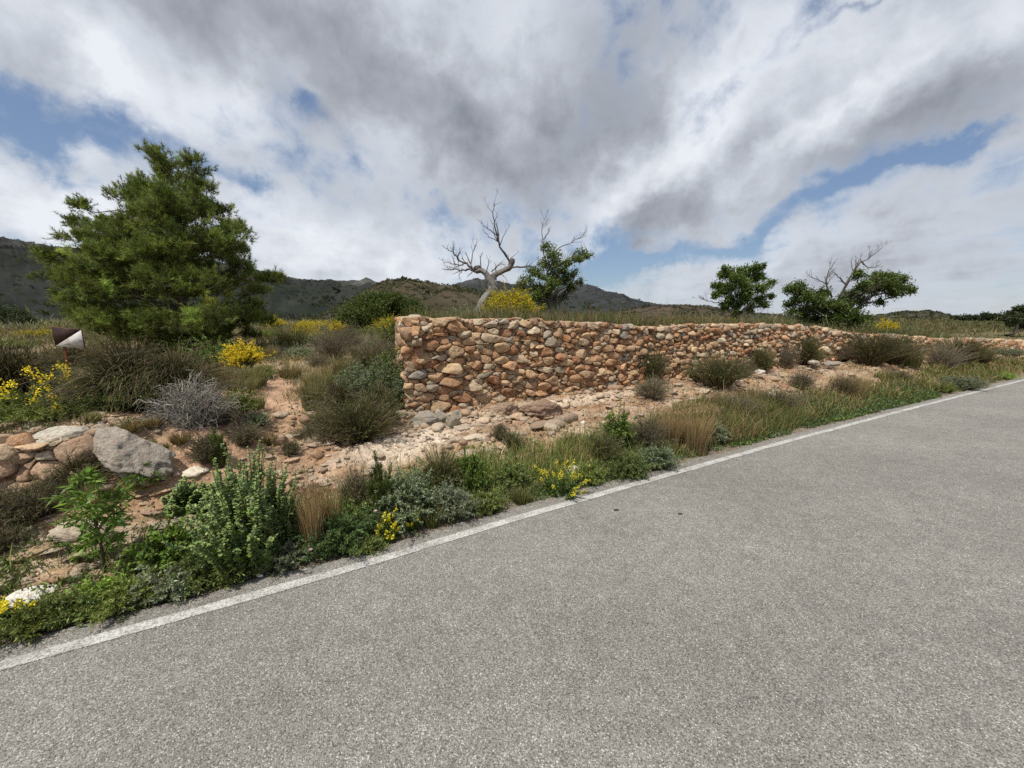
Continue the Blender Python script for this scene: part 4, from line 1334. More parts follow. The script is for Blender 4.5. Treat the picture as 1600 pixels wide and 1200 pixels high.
        leaves(fo, q, d * 0.6 + rand_dirs(len(q)) * 0.8, sz, sz * 0.45, ctint((0.13, 0.19, 0.04), len(q), 0.28) * (0.7 + 0.5 * t)[:, None], 1.0)
    elif kind == 'spikes':      # herb with upright yellow flower spikes
        n = int(26 * dens)
        p = stem_paths(n, w, h, 6, 1, 0.0, 0.35, 0.04, 0.35)
        tubes(st, p, np.linspace(0.004, 0.0025, 6)[None] * np.ones((n, 1)), ctint((0.14, 0.17, 0.05), n), 4)
        q, d, t = along(p, 60, 0.0, 0.7)
        sz = rng.uniform(0.02, 0.045, len(q)) * (1.2 - 0.7 * t)
        leaves(fo, q, norm(np.cross(d, rand_dirs(len(q)))) + d * 0.6, sz, sz * 0.3, ctint((0.10, 0.15, 0.045), len(q), 0.25), 1.0)
        q, d, t = along(p, 34, 0.62)
        leaves(fl, q + rand_dirs(len(q)) * 0.006, rand_dirs(len(q)) + d * 0.3, 0.014, 0.014, ctint((0.70, 0.60, 0.05), len(q), 0.18, 0.06))
    elif kind == 'mustard':     # loose tall stems with yellow flower heads
        n = int(11 * dens)
        p = stem_paths(n, w, h, 7, 1, 0.0, 0.3, 0.05, 0.5)
        tubes(st, p, np.linspace(0.004, 0.002, 7)[None] * np.ones((n, 1)), ctint((0.11, 0.14, 0.05), n), 4)
        q, d, t = along(p, 50, 0.0, 0.85)
        leaves(fo, q, norm(np.cross(d, rand_dirs(len(q)))) + d, 0.07 * (1.1 - t), 0.008, ctint((0.075, 0.11, 0.035), len(q), 0.3), 1.0)
        tips = p[:, -1]
        q = np.repeat(tips, 30, 0) + rng.normal(0, 0.018, (n * 30, 3)) * np.array([1, 1, 1.2])
        leaves(fl, q, rand_dirs(len(q)), 0.017, 0.015, ctint((0.80, 0.62, 0.03), len(q), 0.15, 0.05))
    elif kind in ('tuft', 'strawtuft', 'drytuft', 'bigtuft'):
        n = int(420 * dens)
        a = rng.uniform(0, 6.28, n); r = np.sqrt(rng.random(n)) * w * 0.45
        pts = np.stack([np.cos(a) * r, np.sin(a) * r, np.full(n, -0.01)], 1)
        lean = np.stack([np.cos(a), np.sin(a)], 1) * (rng.uniform(0.0, 0.75, n) * w / max(h, 0.05))[:, None]
        if kind == 'tuft': c = ctint((0.14, 0.165, 0.045), n, 0.3); tc = ctint((0.24, 0.22, 0.09), n, 0.3)
        elif kind == 'bigtuft': c = ctint((0.13, 0.14, 0.05), n, 0.3); tc = ctint((0.28, 0.24, 0.12), n, 0.3)
        elif kind == 'drytuft': c = ctint((0.20, 0.16, 0.07), n, 0.3); tc = ctint((0.30, 0.22, 0.12), n, 0.3)
        else: c = ctint((0.22, 0.17, 0.08), n, 0.3); tc = ctint((0.42, 0.29, 0.16), n, 0.25)
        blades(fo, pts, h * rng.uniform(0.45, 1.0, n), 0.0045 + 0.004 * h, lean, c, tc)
        if kind == 'strawtuft':
            k = rng.choice(n, n // 3, False)
            tip = pts[k] + np.concatenate([lean[k] * h * 0.8, np.full((len(k), 1), h * 0.85)], 1)
            q = np.repeat(tip, 6, 0) + rng.normal(0, 0.01, (len(k) * 6, 3)) + np.array([0, 0, 0.02])
            leaves(fl, q, rand_dirs(len(q)) * 0.3 + np.array([0, 0, 1]), 0.022, 0.004, ctint((0.40, 0.28, 0.16), len(q), 0.2))
    for nm, m in (('stems', st), ('foliage', fo), ('blossoms', fl)):
        if m.n:
            parts.append((nm, m.mesh(nm, M_LEAF)))
    return parts

_cache = {}
def plant(px, py, wpx, hpx, kind, label, name='shrub', Y=None, variant=None, group=None, dens=1.0, cat='shrub', sink=0.0):
    """px, py: foot of the plant in the photograph (where it meets the ground there)"""
    g = at(px, py, Y)
    dist = math.hypot(g[0], g[1]) and g[1]
    k = dist / FPX
    if 'herb' in kind: hpx = hpx * 0.85
    w, h = wpx * 0.5 * k, hpx * k * 1.0
    key = (kind, round(math.log(max(w, 0.02)) * 1.6), round(math.log(max(h, 0.02)) * 1.6), variant)
    if key not in _cache:
        _cache[key] = (shrub(kind, w, h, dens), w, h)
    parts, w0, h0 = _cache[key]
    r = empty(name, (g[0], g[1], g[2] - sink), rng.uniform(0, 6.28), (w / w0, w / w0, h / h0))
    tag(r, label, cat, group)
    for nm, me in parts:
        obj(nm, me, r)
    return r

SH = 'shrubs on the banks and in the field'
HB = 'herbs along the roadside'
TF = 'grass clumps'
# ---- left: upper ledge and behind it
plant(215, 632, 150, 100, 'broomgreen', 'wide dark wiry shrub right behind the rusty sign', group=SH, dens=1.5)
plant(285, 630, 130, 92, 'broomgreen', 'dark wiry shrub between the sign shrub and the dead grey bush', group=SH, dens=1.4, variant=1)
plant(125, 575, 110, 44, 'broomgreen', 'dark wiry shrub rising left behind the sign post', group=SH, variant=2)
plant(25, 620, 120, 92, 'broomgreen', 'olive wiry shrub at the left edge behind the mustard flowers', group=SH, variant=1)
plant(240, 640, 90, 60, 'darkherb', 'dark leafy herb clump in front of the widest wiry shrub', 'herb', group=SH, cat='herb')
plant(180, 640, 80, 60, 'darkherb', 'dark leafy herb clump below the sign post', 'herb', group=SH, cat='herb', variant=1)
plant(62, 645, 80, 92, 'mustard', 'tall yellow mustard flowers left of the sign post', 'mustard_plant', cat='flower', group='yellow mustard flowers')
plant(108, 650, 60, 82, 'mustard', 'yellow mustard flowers right at the foot of the sign post', 'mustard_plant', cat='flower', group='yellow mustard flowers', variant=1)
plant(38, 605, 50, 50, 'mustard', 'small yellow mustard flowers by the olive wiry shrub', 'mustard_plant', cat='flower', group='yellow mustard flowers', variant=2)
plant(90, 655, 130, 40, 'herb', 'low green herbs under the mustard flowers', 'herb', group=SH, cat='herb')
plant(20, 650, 90, 42, 'herb', 'low green herbs at the left edge of the ledge', 'herb', group=SH, cat='herb', variant=1)
plant(305, 664, 100, 72, 'dry', 'dead silvery grey bush, a dome of bare tangled twigs', 'dead_bush', cat='bush', dens=1.8)
plant(345, 664, 50, 38, 'greydry', 'low grey twiggy bush touching the dead silvery dome', group=SH)
plant(382, 578, 60, 42, 'yellowbroom', 'rounded yellow flowering broom in front of the pine', 'broom_bush', cat='bush', group='yellow flowering brooms')
plant(340, 572, 90, 44, 'leafy', 'bright green leafy shrub under the right side of the pine', group=SH)
plant(300, 560, 60, 34, 'leafy', 'small green leafy shrub under the middle of the pine', group=SH, variant=2)
plant(342, 728, 28, 62, 'cypressy', 'narrow dark upright shrub below the dead grey bush', group=SH)
plant(322, 722, 40, 44, 'greydry', 'grey twigs beside the narrow dark upright shrub', group=SH, variant=1)
for i, (a, b, w_, h_, kd, lb) in enumerate([
    (203, 676, 62, 26, 'drytuft', 'yellowish grass clump above the big grey boulder'),
    (240, 668, 40, 20, 'drytuft', 'small dry grass clump below the wiry shrubs'),
    (283, 692, 50, 22, 'drytuft', 'flat dry grass clump below the dead silvery bush'),
    (236, 700, 26, 16, 'tuft', 'tiny green grass clump on the stony slope above the grey boulder'),
    (255, 704, 26, 16, 'tuft', 'second tiny green grass clump beside its twin on the stony slope'),
    (146, 664, 34, 26, 'tuft', 'green grass clump at the head of the gap between capstone and boulder'),
    (395, 640, 70, 30, 'bigtuft', 'grass clump on the left brink of the footpath'),
    (378, 612, 80, 34, 'bigtuft', 'wide grass clump between the footpath and the wiry shrubs'),
    (350, 600, 70, 34, 'drytuft', 'dry grass clump behind the dead silvery bush'),
    (458, 540, 84, 44, 'bigtuft', 'big fountain of green grass in the middle of the field'),
    (415, 560, 60, 28, 'drytuft', 'dry grass clump right of the yellow broom'),
    (520, 590, 70, 30, 'drytuft', 'dry grass clump behind the bushes at the wall end'),
    (490, 605, 50, 26, 'drytuft', 'dry grass clump at the right brink of the footpath'),
    (560, 560, 40, 28, 'bigtuft', 'green grass clump among grey bushes in the field'),
    (490, 640, 60, 60, 'bigtuft', 'tall brownish grass clump right of the footpath'),
    (455, 590, 60, 24, 'drytuft', 'flat dry grass clump at the far end of the footpath'),
]):
    plant(a, b, w_, h_, kd, lb, 'grass_clump', cat='grass', group=TF, variant=i % 3)
plant(383, 694, 60, 34, 'greydry', 'low grey bush on the slope left of the footpath', group=SH, variant=2)
plant(400, 668, 50, 30, 'greyherb', 'grey green cushion left of the footpath', group=SH)
plant(455, 712, 26, 24, 'greydry', 'little dry twiggy plant on the path mouth', group=SH, variant=3)
# ---- bushes against the wall end
plant(560, 690, 130, 72, 'needle', 'grey green cushion bush at the front left of the wall end', group=SH, dens=1.4)
plant(595, 668, 80, 70, 'needle', 'dense green bush touching the wall corner', group=SH, variant=1, dens=1.3)
plant(530, 650, 76, 64, 'broomgreen', 'dark grassy shrub left of the wall end', group=SH, variant=4, dens=1.2)
plant(598, 640, 80, 86, 'whiteherb', 'tall dark herb dotted with white flowers by the wall end', 'herb', cat='herb', group=SH, dens=1.8)
plant(560, 640, 80, 80, 'whiteherb', 'dark herb dotted with white flowers behind the cushion bush', 'herb', cat='herb', group=SH, variant=2, dens=1.6)
plant(520, 690, 70, 40, 'greydry', 'low brown twiggy bush right of the footpath', group=SH, variant=1)
plant(575, 676, 60, 24, 'spikes', 'low herb with a few yellow flowers under the cushion bush', 'herb', cat='flower', group=HB)
plant(490, 688, 50, 30, 'greydry', 'small brown twiggy bush at the right edge of the footpath', group=SH, variant=4)
plant(612, 628, 54, 96, 'leafy', 'tall green leafy bush squeezed against the wall corner', group=SH, variant=8, dens=1.3)
plant(578, 600, 60, 60, 'broomgreen', 'olive grassy bush behind the white flowered herbs', group=SH, variant=7)
plant(505, 618, 64, 54, 'bigtuft', 'tall grass clump between the footpath and the wall end bushes', 'grass_clump', cat='grass', group=TF, variant=4, dens=1.3)
plant(545, 592, 80, 50, 'bigtuft', 'broad grass clump behind the wall end bushes', 'grass_clump', cat='grass', group=TF, variant=6, dens=1.3)
plant(398, 604, 70, 40, 'bigtuft', 'olive grass clump right of the wiry shrubs at the path end', 'grass_clump', cat='grass', group=TF, variant=7, dens=1.2)
plant(370, 646, 70, 40, 'herb', 'green herb patch between the dead bush and the footpath', 'herb', cat='herb', group=SH, variant=7)
plant(420, 694, 40, 26, 'drytuft', 'small dry grass clump right on the path mouth', 'grass_clump', cat='grass', group=TF, variant=8)
plant(505, 672, 60, 44, 'bigtuft', 'brownish grass clump left of the cushion bush', 'grass_clump', cat='grass', group=TF, variant=9)
plant(590, 580, 60, 66, 'greydry', 'grey twiggy bush against the return of the wall', group=SH, variant=2)
plant(612, 560, 44, 70, 'herb', 'green leafy bush pressed against the return of the wall', group=SH, variant=3)
plant(520, 562, 70, 54, 'greydry', 'pale grey dry bush in the field', group=SH, variant=5)
plant(545, 548, 60, 46, 'greydry', 'grey dry bush in front of the dark green thicket', group=SH, variant=6)
plant(610, 522, 44, 26, 'yellowbroom', 'yellow broom left of the wall top, under the dark green thicket', 'broom_bush', cat='bush', group='yellow flowering brooms', variant=1)
plant(432, 516, 34, 20, 'yellowbroom', 'pale yellow broom at the right foot of the pine', 'broom_bush', cat='bush', group='yellow flowering brooms', variant=2, Y=26)
plant(488, 514, 54, 16, 'yellowbroom', 'wide low yellow broom far across the field', 'broom_bush', cat='bush', group='yellow flowering brooms', variant=3, Y=26)
plant(528, 520, 26, 22, 'yellowbroom', 'small yellow broom left of the dark green thicket', 'broom_bush', cat='bush', group='yellow flowering brooms', variant=4, Y=18)
plant(480, 532, 40, 26, 'yellowbroom', 'faintly yellow broom behind the fountain of grass', 'broom_bush', cat='bush', group='yellow flowering brooms', variant=5, Y=14)
plant(575, 527, 40, 22, 'herb', 'small green bush at the foot of the dark green thicket', group=SH, variant=4)
for i, (a, b, w_, h_, kd) in enumerate([(445, 524, 40, 16, 'bigtuft'), (505, 540, 46, 22, 'herb'), (590, 545, 36, 20, 'greyherb'), (548, 528, 36, 16, 'herb'), (20, 545, 60, 18, 'herb'), (60, 530, 50, 14, 'yellowbroom'), (420, 530, 40, 18, 'herb'), (470, 560, 50, 22, 'greyherb'), (410, 590, 50, 24, 'herb'), (500, 575, 44, 22, 'greydry')]):
    plant(a, b, w_, h_, kd, ['low grass hump near the far yellow brooms', 'round green cushion between grey bushes in the field', 'grey green cushion beside the wall return', 'tiny green cushion left of the small far broom', 'low green cushion behind the olive wiry shrub', 'yellowish cushion behind the rusty sign', 'green cushion under the pine edge', 'grey green cushion in front of the fountain of grass', 'green cushion right of the rounded yellow broom', 'thin grey bush left of the pale grey dry bush'][i], group=SH, variant=7 + i % 2)
# ---- left bank
plant(128, 770, 84, 66, 'broomgreen', 'dark olive bush hanging over the rubble wall', group=SH, variant=6, dens=1.2)
plant(62, 806, 110, 62, 'greydry', 'grey twiggy bush at the foot of the rubble wall', group=SH, variant=7, dens=1.5)
plant(8, 830, 70, 74, 'greydry', 'dark twiggy bush at the left edge under the rubble wall', group=SH, variant=8, dens=1.3)
plant(12, 858, 60, 34, 'greydry', 'brown dry bush at the left edge above the white stone', group=SH, variant=9)
plant(163, 895, 105, 196, 'sapling', 'bright green almond sapling on the left bank', 'almond_sapling', cat='sapling')
plant(225, 762, 60, 40, 'sapling', 'small bright green sprig in front of the grey boulder', 'almond_sprig', cat='sapling', dens=0.5)
plant(262, 884, 84, 66, 'leafy', 'dense green leafy shrub between the sapling and the tall pale herb', group=SH, variant=3, dens=1.2)
plant(135, 858, 60, 26, 'leafy', 'sprawling green shoots left of the sapling trunk', group=SH, variant=4, dens=0.25)
plant(296, 796, 64, 50, 'horehound', 'small pale leaved herb left of the tall one', 'horehound_plant', cat='herb', variant=1, dens=0.7)
plant(350, 815, 60, 84, 'horehound', 'pale leaved herb on the left flank of the tall one', 'horehound_plant', cat='herb', variant=2, dens=0.7)
plant(398, 874, 146, 188, 'horehound', 'tall pale green herb clump with round leaves on upright stems', 'horehound_plant', cat='herb', dens=1.7)
plant(440, 884, 84, 50, 'greyherb', 'silvery thistle like herb below the tall pale herb', 'herb', cat='herb', group=HB)
plant(360, 900, 90, 56, 'herb', 'dark green roadside herb below the tall pale herb', 'herb', cat='herb', group=HB, variant=5)
plant(492, 866, 56, 130, 'strawtuft', 'tall russet straw grass right of the tall pale herb', 'grass_clump', cat='grass', group=TF, dens=0.9)
plant(515, 850, 50, 100, 'strawtuft', 'shorter russet straw grass beside the tallest one', 'grass_clump', cat='grass', group=TF, variant=1)
plant(155, 945, 90, 50, 'brightherb', 'bright lime green herb at the roadside below the sapling', 'herb', cat='herb', group=HB)
plant(8, 985, 70, 52, 'spikes', 'herb with yellow flowers at the lower left edge', 'herb', cat='flower', group=HB, variant=4)
for i, (a, b, w_, h_, kd, lb) in enumerate([
    (60, 985, 110, 60, 'herb', 'roadside herb clump at the far left, beside the yellow one'),
    (120, 965, 90, 56, 'darkherb', 'dark roadside herb clump left of the lime green one'),
    (205, 945, 110, 60, 'herb', 'wide green roadside herb right of the lime green one'),
    (262, 930, 100, 56, 'greyherb', 'grey green roadside herb below the leafy shrub'),
    (310, 915, 90, 60, 'darkherb', 'dark roadside herb between leafy shrub and thistle like herb'),
    (535, 858, 110, 74, 'pinkherb', 'dark herb with pale pink flowers at the roadside'),
    (560, 835, 70, 66, 'darkherb', 'dark herb behind the pale pink flowers'),
    (598, 815, 50, 112, 'cypressy', 'narrow dark upright herb in the middle of the verge'),
    (636, 812, 110, 96, 'whiteherb', 'pale herb cloud of fine white flowers on the verge'),
    (604, 848, 38, 56, 'spikes', 'short yellow flower spikes at the roadside edge'),
    (646, 826, 40, 36, 'spikes', 'few yellow flower spikes right of the short ones'),
    (575, 862, 60, 34, 'herb', 'low green herb in front of the yellow spikes'),
    (675, 820, 60, 44, 'tuft', 'fresh green grass clump right of the yellow spikes'),
    (706, 806, 86, 62, 'greyherb', 'grey green rounded herb on the verge'),
    (690, 762, 104, 62, 'needle', 'dark green dome bush above the grey green herb'),
    (735, 768, 46, 62, 'leafy', 'green leafy shrub right of the dark dome bush'),
    (560, 790, 60, 60, 'greydry', 'brown twiggy bush below the pale limestone shelf'),
    (760, 800, 60, 40, 'herb', 'low green herb right of the grey green rounded one'),
    (800, 760, 56, 50, 'darkherb', 'dark herb on the bank above the yellow green spikes'),
    (815, 785, 60, 34, 'tuft', 'green grass clump left of the yellow green spikes'),
    (876, 776, 84, 58, 'spikes', 'yellow green flower spikes leaning over the road edge'),
    (803, 706, 42, 32, 'needle', 'little dark cushion on the bare bank'),
    (782, 688, 28, 26, 'greydry', 'tiny grey tuft on the bare bank'),
    (735, 706, 24, 14, 'tuft', 'tiny green tuft on the limestone shelf'),
    (888, 706, 32, 30, 'needle', 'small dark cushion right of the bare bank'),
    (920, 755, 50, 40, 'herb', 'green herb at the roadside right of the yellow green spikes'),
    (942, 725, 74, 56, 'needle', 'dark bush on the bank below the ledge rocks'),
    (964, 706, 46, 76, 'leafy', 'tall green leafy shrub in the middle of the bank'),
    (982, 745, 74, 46, 'darkherb', 'dark green rounded herb at the road edge'),
    (1010, 705, 60, 62, 'greydry', 'brown twiggy bush right of the tall leafy shrub'),
    (1024, 732, 60, 46, 'whiteherb', 'herb with small white flowers at the road edge'),
    (1085, 706, 80, 84, 'strawtuft', 'tall straw grass at the road edge in the middle distance'),
    (1050, 700, 60, 70, 'strawtuft', 'straw grass behind the white flowered roadside herb'),
    (1066, 668, 60, 50, 'darkherb', 'dark green herb on the bank behind the straw grass'),
    (1118, 690, 46, 36, 'greyherb', 'grey green herb right of the tall straw grass'),
    (1150, 652, 60, 40, 'greydry', 'brown grey bush low on the bank'),
    (1215, 640, 70, 36, 'greydry', 'wide brown bush low on the bank before the red soil'),
    (1018, 622, 62, 34, 'greydry', 'grey bush under the dark one at the wall foot'),
    (1018, 600, 44, 52, 'needle', 'dark upright bush growing against the wall'),
    (1122, 606, 84, 54, 'needle', 'dark bush at the wall foot beside the slid tan block'),
    (1092, 596, 50, 26, 'needle', 'small dark bush left of the slid tan block'),
    (1188, 580, 42, 36, 'needle', 'dark bush at the wall foot left of the whitish block'),
    (1160, 590, 34, 30, 'greydry', 'little grey bush at the wall foot'),
    (1255, 572, 70, 48, 'needle', 'dark bush before the wall where the bank turns red'),
    (1226, 576, 34, 40, 'greydry', 'grey upright bush against the wall left of the grey outcrop'),
    (1300, 565, 60, 36, 'greydry', 'grey green low bush above the grey outcrop'),
    (1358, 572, 76, 56, 'needle', 'large dark green bush hiding the wall step'),
    (1395, 570, 60, 46, 'needle', 'dark green bush joined to the right of the largest'),
    (1425, 574, 40, 40, 'bigtuft', 'grassy bush right of the wall step bushes'),
    (1468, 576, 72, 40, 'greydry', 'grey dark bush on the brink of the red bank'),
    (1495, 570, 76, 44, 'needle', 'dark domed bush behind the grey one on the red bank'),
    (1530, 568, 50, 26, 'needle', 'low green bush at the far end of the bush row'),
    (1330, 622, 84, 50, 'strawtuft', 'straw coloured clump with dark base on the red bank'),
    (1316, 618, 44, 34, 'greydry', 'dark twiggy bush inside the straw clump'),
    (1252, 610, 40, 32, 'greydry', 'small grey bush on the bank below the grey outcrop'),
    (1500, 608, 56, 26, 'greyherb', 'silvery rounded cushion at the far road edge'),
    (1470, 612, 44, 16, 'herb', 'green cushion left of the silvery one at the far road edge'),
    (1566, 592, 30, 12, 'brightherb', 'lime green herb far along the road edge'),
    (1400, 596, 40, 18, 'greydry', 'purple brown low bush on the red bank'),
    (1150, 680, 56, 30, 'tuft', 'green grass clump at the road edge before the pale stones'),
    (1240, 655, 60, 28, 'tuft', 'green grass clump at the road edge below the brown bush'),
    (1575, 556, 44, 16, 'greyherb', 'grey green bush at the foot of the far wall'),
]):
    cat_ = 'grass' if 'tuft' in kd else ('flower' if kd == 'spikes' else ('herb' if 'herb' in kd else 'shrub'))
    plant(a, b, w_, h_, kd, lb, {'grass': 'grass_clump', 'flower': 'flower_spikes', 'herb': 'herb', 'shrub': 'shrub'}[cat_], cat=cat_, group={'grass': TF, 'flower': HB, 'herb': HB, 'shrub': SH}[cat_], variant=i % 4)
# ---- on the terrace
def tplant(px, py, wpx, hpx, kind, label, Y, **kw):
    return plant(px, py, wpx, hpx, kind, label, Y=Y, **kw)
tplant(797, 498, 84, 50, 'yellowbroom', 'big golden yellow broom right of the dead tree trunk', 8.6, name='broom_bush', cat='bush', group='yellow flowering brooms', dens=3.0, variant=9)
tplant(727, 492, 60, 34, 'greyherb', 'pale whitish green herb left of the dead tree trunk', 8.2, group=SH, variant=9)
tplant(768, 497, 60, 22, 'bigtuft', 'grass clump at the foot of the dead tree', 8.2, name='grass_clump', cat='grass', group=TF, variant=5)
tplant(1132, 506, 54, 22, 'yellowbroom', 'yellow green bush below the round leafy tree', 14, group='yellow flowering brooms', name='broom_bush', cat='bush', variant=6, dens=0.6)
tplant(1190, 505, 90, 34, 'greyherb', 'silvery green scrub right of the yellow green bush on the terrace', 14.5, group=SH, variant=5, dens=1.5)
tplant(1232, 508, 60, 26, 'greyherb', 'silvery green scrub left of the spreading tree', 14, group=SH, variant=6)
tplant(1384, 518, 34, 26, 'yellowbroom', 'small yellow broom right of the spreading tree', 17, group='yellow flowering brooms', name='broom_bush', cat='bush', variant=7)
tplant(1352, 520, 50, 26, 'leafy', 'green shrub between the spreading tree and the small yellow broom', 15, group=SH, variant=5)
tplant(1412, 514, 40, 16, 'whiteherb', 'pale flowering scrub in the far right field', 24, group=SH, variant=8, name='herb', cat='herb')

# ------------------------------------------------------------------ trees
def limb(p0, p1, k=7, sag=0.0, wob=0.05, r=rng):
    t = np.linspace(0, 1, k)[:, None]
    L = np.linalg.norm(np.asarray(p1) - np.asarray(p0))
    q = np.asarray(p0) * (1 - t) + np.asarray(p1) * t
    q = q + np.sin(t * np.pi) * np.array([0, 0, sag * L])
    q[1:-1] += r.normal(0, wob * L, (k - 2, 3)) * 0.5
    return q

def leaf_tree(name, label, base, trunkpts, lobes, kind, leafcol, group=None, bark=(0.09, 0.075, 0.06), trunk_r=0.12, n_per=1.0, bare=None, leafsize=0.05, cat='tree', twigs=14):
    """lobes: list of (centre xyz, radius)"""
    base = np.asarray(base, float)
    root = empty(name, tuple(base))
    tag(root, label, cat, group)
    tr, cr, bb = MB(), MB(), MB()
    tp = np.asarray(trunkpts, float) - base
    k = len(tp)
    tt = np.linspace(0, 1, 12)
    tpi = np.stack([np.interp(tt, np.linspace(0, 1, k), tp[:, i]) for i in range(3)], 1)
    tubes(tr, tpi[None], (trunk_r * (1.15 - 0.85 * tt) * (1 + 0.5 * np.exp(-tt * 14)))[None], np.array([bark]), 9)
    for c, r in lobes:
        c = np.asarray(c, float) - base
        hd = np.hypot(*(c[:2] - tpi[-1, :2]))
        zt = c[2] - (0.30 if kind == 'pine' else 0.55) * hd - r * 0.3
        j = int(np.argmin(np.abs(tpi[:, 2] - np.clip(zt, tpi[1, 2], tpi[-1, 2]))))
        if kind != 'pine': j = max(j, 4)
        q = limb(tpi[j], c, 7, 0.06 if kind == 'pine' else 0.08, 0.06)
        r0 = trunk_r * (0.34 if kind != 'pine' else 0.22) * (1.0 - 0.5 * j / 12)
        tubes(tr, q[None], np.linspace(r0, 0.008, 7)[None], np.array([bark]), 5)
        n = int(max(6, twigs * (r / 0.35) ** 1.5 * (1 if kind == 'pine' else 1.9)))
        d = rand_dirs(n); d[:, 2] = (np.abs(d[:, 2]) * 0.9 - 0.25) if kind == 'pine' else (d[:, 2] * 0.8 + 0.1)
        d = norm(d)
        e = c + d * r * rng.uniform(0.35, 1.05, (n, 1)) * np.array([1, 1, 0.85])
        s0 = q[rng.integers(4, 7, n)]
        s = np.linspace(0, 1, 5)[None, :, None]
        tw = s0[:, None] * (1 - s) + e[:, None] * s + rng.normal(0, 0.03 * r, (n, 5, 3)) * np.sin(s * 3.14)
        tubes(tr, tw, np.linspace(0.009, 0.003, 5)[None] * np.ones((n, 1)), ctint(bark, n, 0.2), 3)
        if kind == 'pine':
            # brushes of needles on every shoot
            nc = int(n * 2.5)
            ic = rng.integers(0, n, nc)
            fc = rng.uniform(0.5, 1.05, nc)[:, None]
            cc_ = s0[ic] * (1 - fc) + e[ic] * fc + rng.normal(0, 0.14 * r, (nc, 3))
            ns = int(nc * 7 * n_per)
            i = rng.integers(0, nc, ns)
            o = cc_[i] + rng.normal(0, 0.05, (ns, 3))
            sd_ = norm((cc_[i] - c) * 0.8 / r + np.array([0, 0, 0.75]) + rng.normal(0, 0.45, (ns, 3)))
            L = rng.uniform(0.07, 0.15, ns)
            m = 24
            f2 = rng.uniform(0, 1, (ns, m))
            q2 = (o[:, None] + sd_[:, None] * (L[:, None] * f2)[..., None]).reshape(-1, 3)
            dd = np.repeat(sd_, m, 0) * 0.9 + rand_dirs(ns * m) * 0.85
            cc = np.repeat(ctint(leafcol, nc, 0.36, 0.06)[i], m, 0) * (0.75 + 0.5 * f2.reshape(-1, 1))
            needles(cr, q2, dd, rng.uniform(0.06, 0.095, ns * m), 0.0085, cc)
        else:
            ns = int(n * 60 * n_per)
            i = rng.integers(0, n, ns)
            f = rng.uniform(0.2, 1.0, ns)[:, None] ** 0.6
            o = s0[i] * (1 - f) + e[i] * f + rng.normal(0, 0.22 * r, (ns, 3))
            sz = leafsize * rng.uniform(0.7, 1.3, ns)
            leaves(cr, o, rand_dirs(ns) + np.array([0, 0, -0.2]), sz, sz * 0.42, ctint(leafcol, ns, 0.3, 0.08), 1.0)
    t_o = obj('trunk', tr.mesh('trunk', M_WOOD, True), root)
    obj('crown', cr.mesh('crown', M_LEAF), root)
    if bare:
        for q0, rad in bare:
            twig_tree(bb, np.asarray(q0) - base, rad, (0.13, 0.115, 0.10), 3)
        obj('dead_branches', bb.mesh('dead_branches', M_WOOD, True), root)
    return root

def twig_tree(mb, pts, r0, col, depth=2, nside=7, seglen=0.3, r=rng):
    """a bare limb through pts with recursive twigs"""
    pts = np.asarray(pts, float)
    k = len(pts)
    t = np.linspace(0, 1, max(8, k * 3))
    cum = np.concatenate([[0], np.cumsum(np.linalg.norm(np.diff(pts, axis=0), axis=1))])
    L = cum[-1]
    q = np.stack([np.interp(t * L, cum, pts[:, i]) for i in range(3)], 1)
    q[1:-1] = (q[:-2] + 2 * q[1:-1] + q[2:]) / 4
    q[1:] += r.normal(0, 0.012 * min(L, 1.0), (len(q) - 1, 3))
    r0 = np.atleast_1d(r0)
    rad = np.interp(t, np.linspace(0, 1, len(r0)), r0) if len(r0) > 1 else r0[0] * (1 - 0.8 * t)
    rad = rad * (1 + 0.12 * r.normal(size=len(t)) * (rad > 0.02))
    tubes(mb, q[None], np.maximum(rad, 0.0022)[None], np.array([col]), 8 if rad.max() > 0.03 else 4)
    if depth <= 0: return
    n = int(nside * min(1.2, L / 0.6) + 1)
    for _ in range(n):
        f = r.uniform(0.3, 1.0)
        i = int(f * (len(q) - 1))
        d = norm(q[min(i + 1, len(q) - 1)] - q[max(i - 1, 0)])
        s = norm(d * 0.8 + rand_dirs(1, r)[0] * 0.8 + np.array([0, 0, 0.35]))
        l = min(L * r.uniform(0.2, 0.45) * (1.15 - 0.55 * f), 0.42)
        if l < 0.04: continue
        e = q[i] + s * l
        mid = q[i] + s * l * 0.5 + rand_dirs(1, r)[0] * l * 0.12
        twig_tree(mb, [q[i], mid, e + np.array([0, 0, l * 0.12])], min(rad[i] * 0.6, 0.01 + 0.02 * l), col, depth - 1, nside, seglen, r)

def lobe_px(lst, Y, spread, r=rng, back=0):
    outl = []
    for px, py, rp in lst:
        dy = r.uniform(-spread, spread)
        outl.append((P(px, py, Y + dy), rp * Y / FPX * 1.0))
    return outl

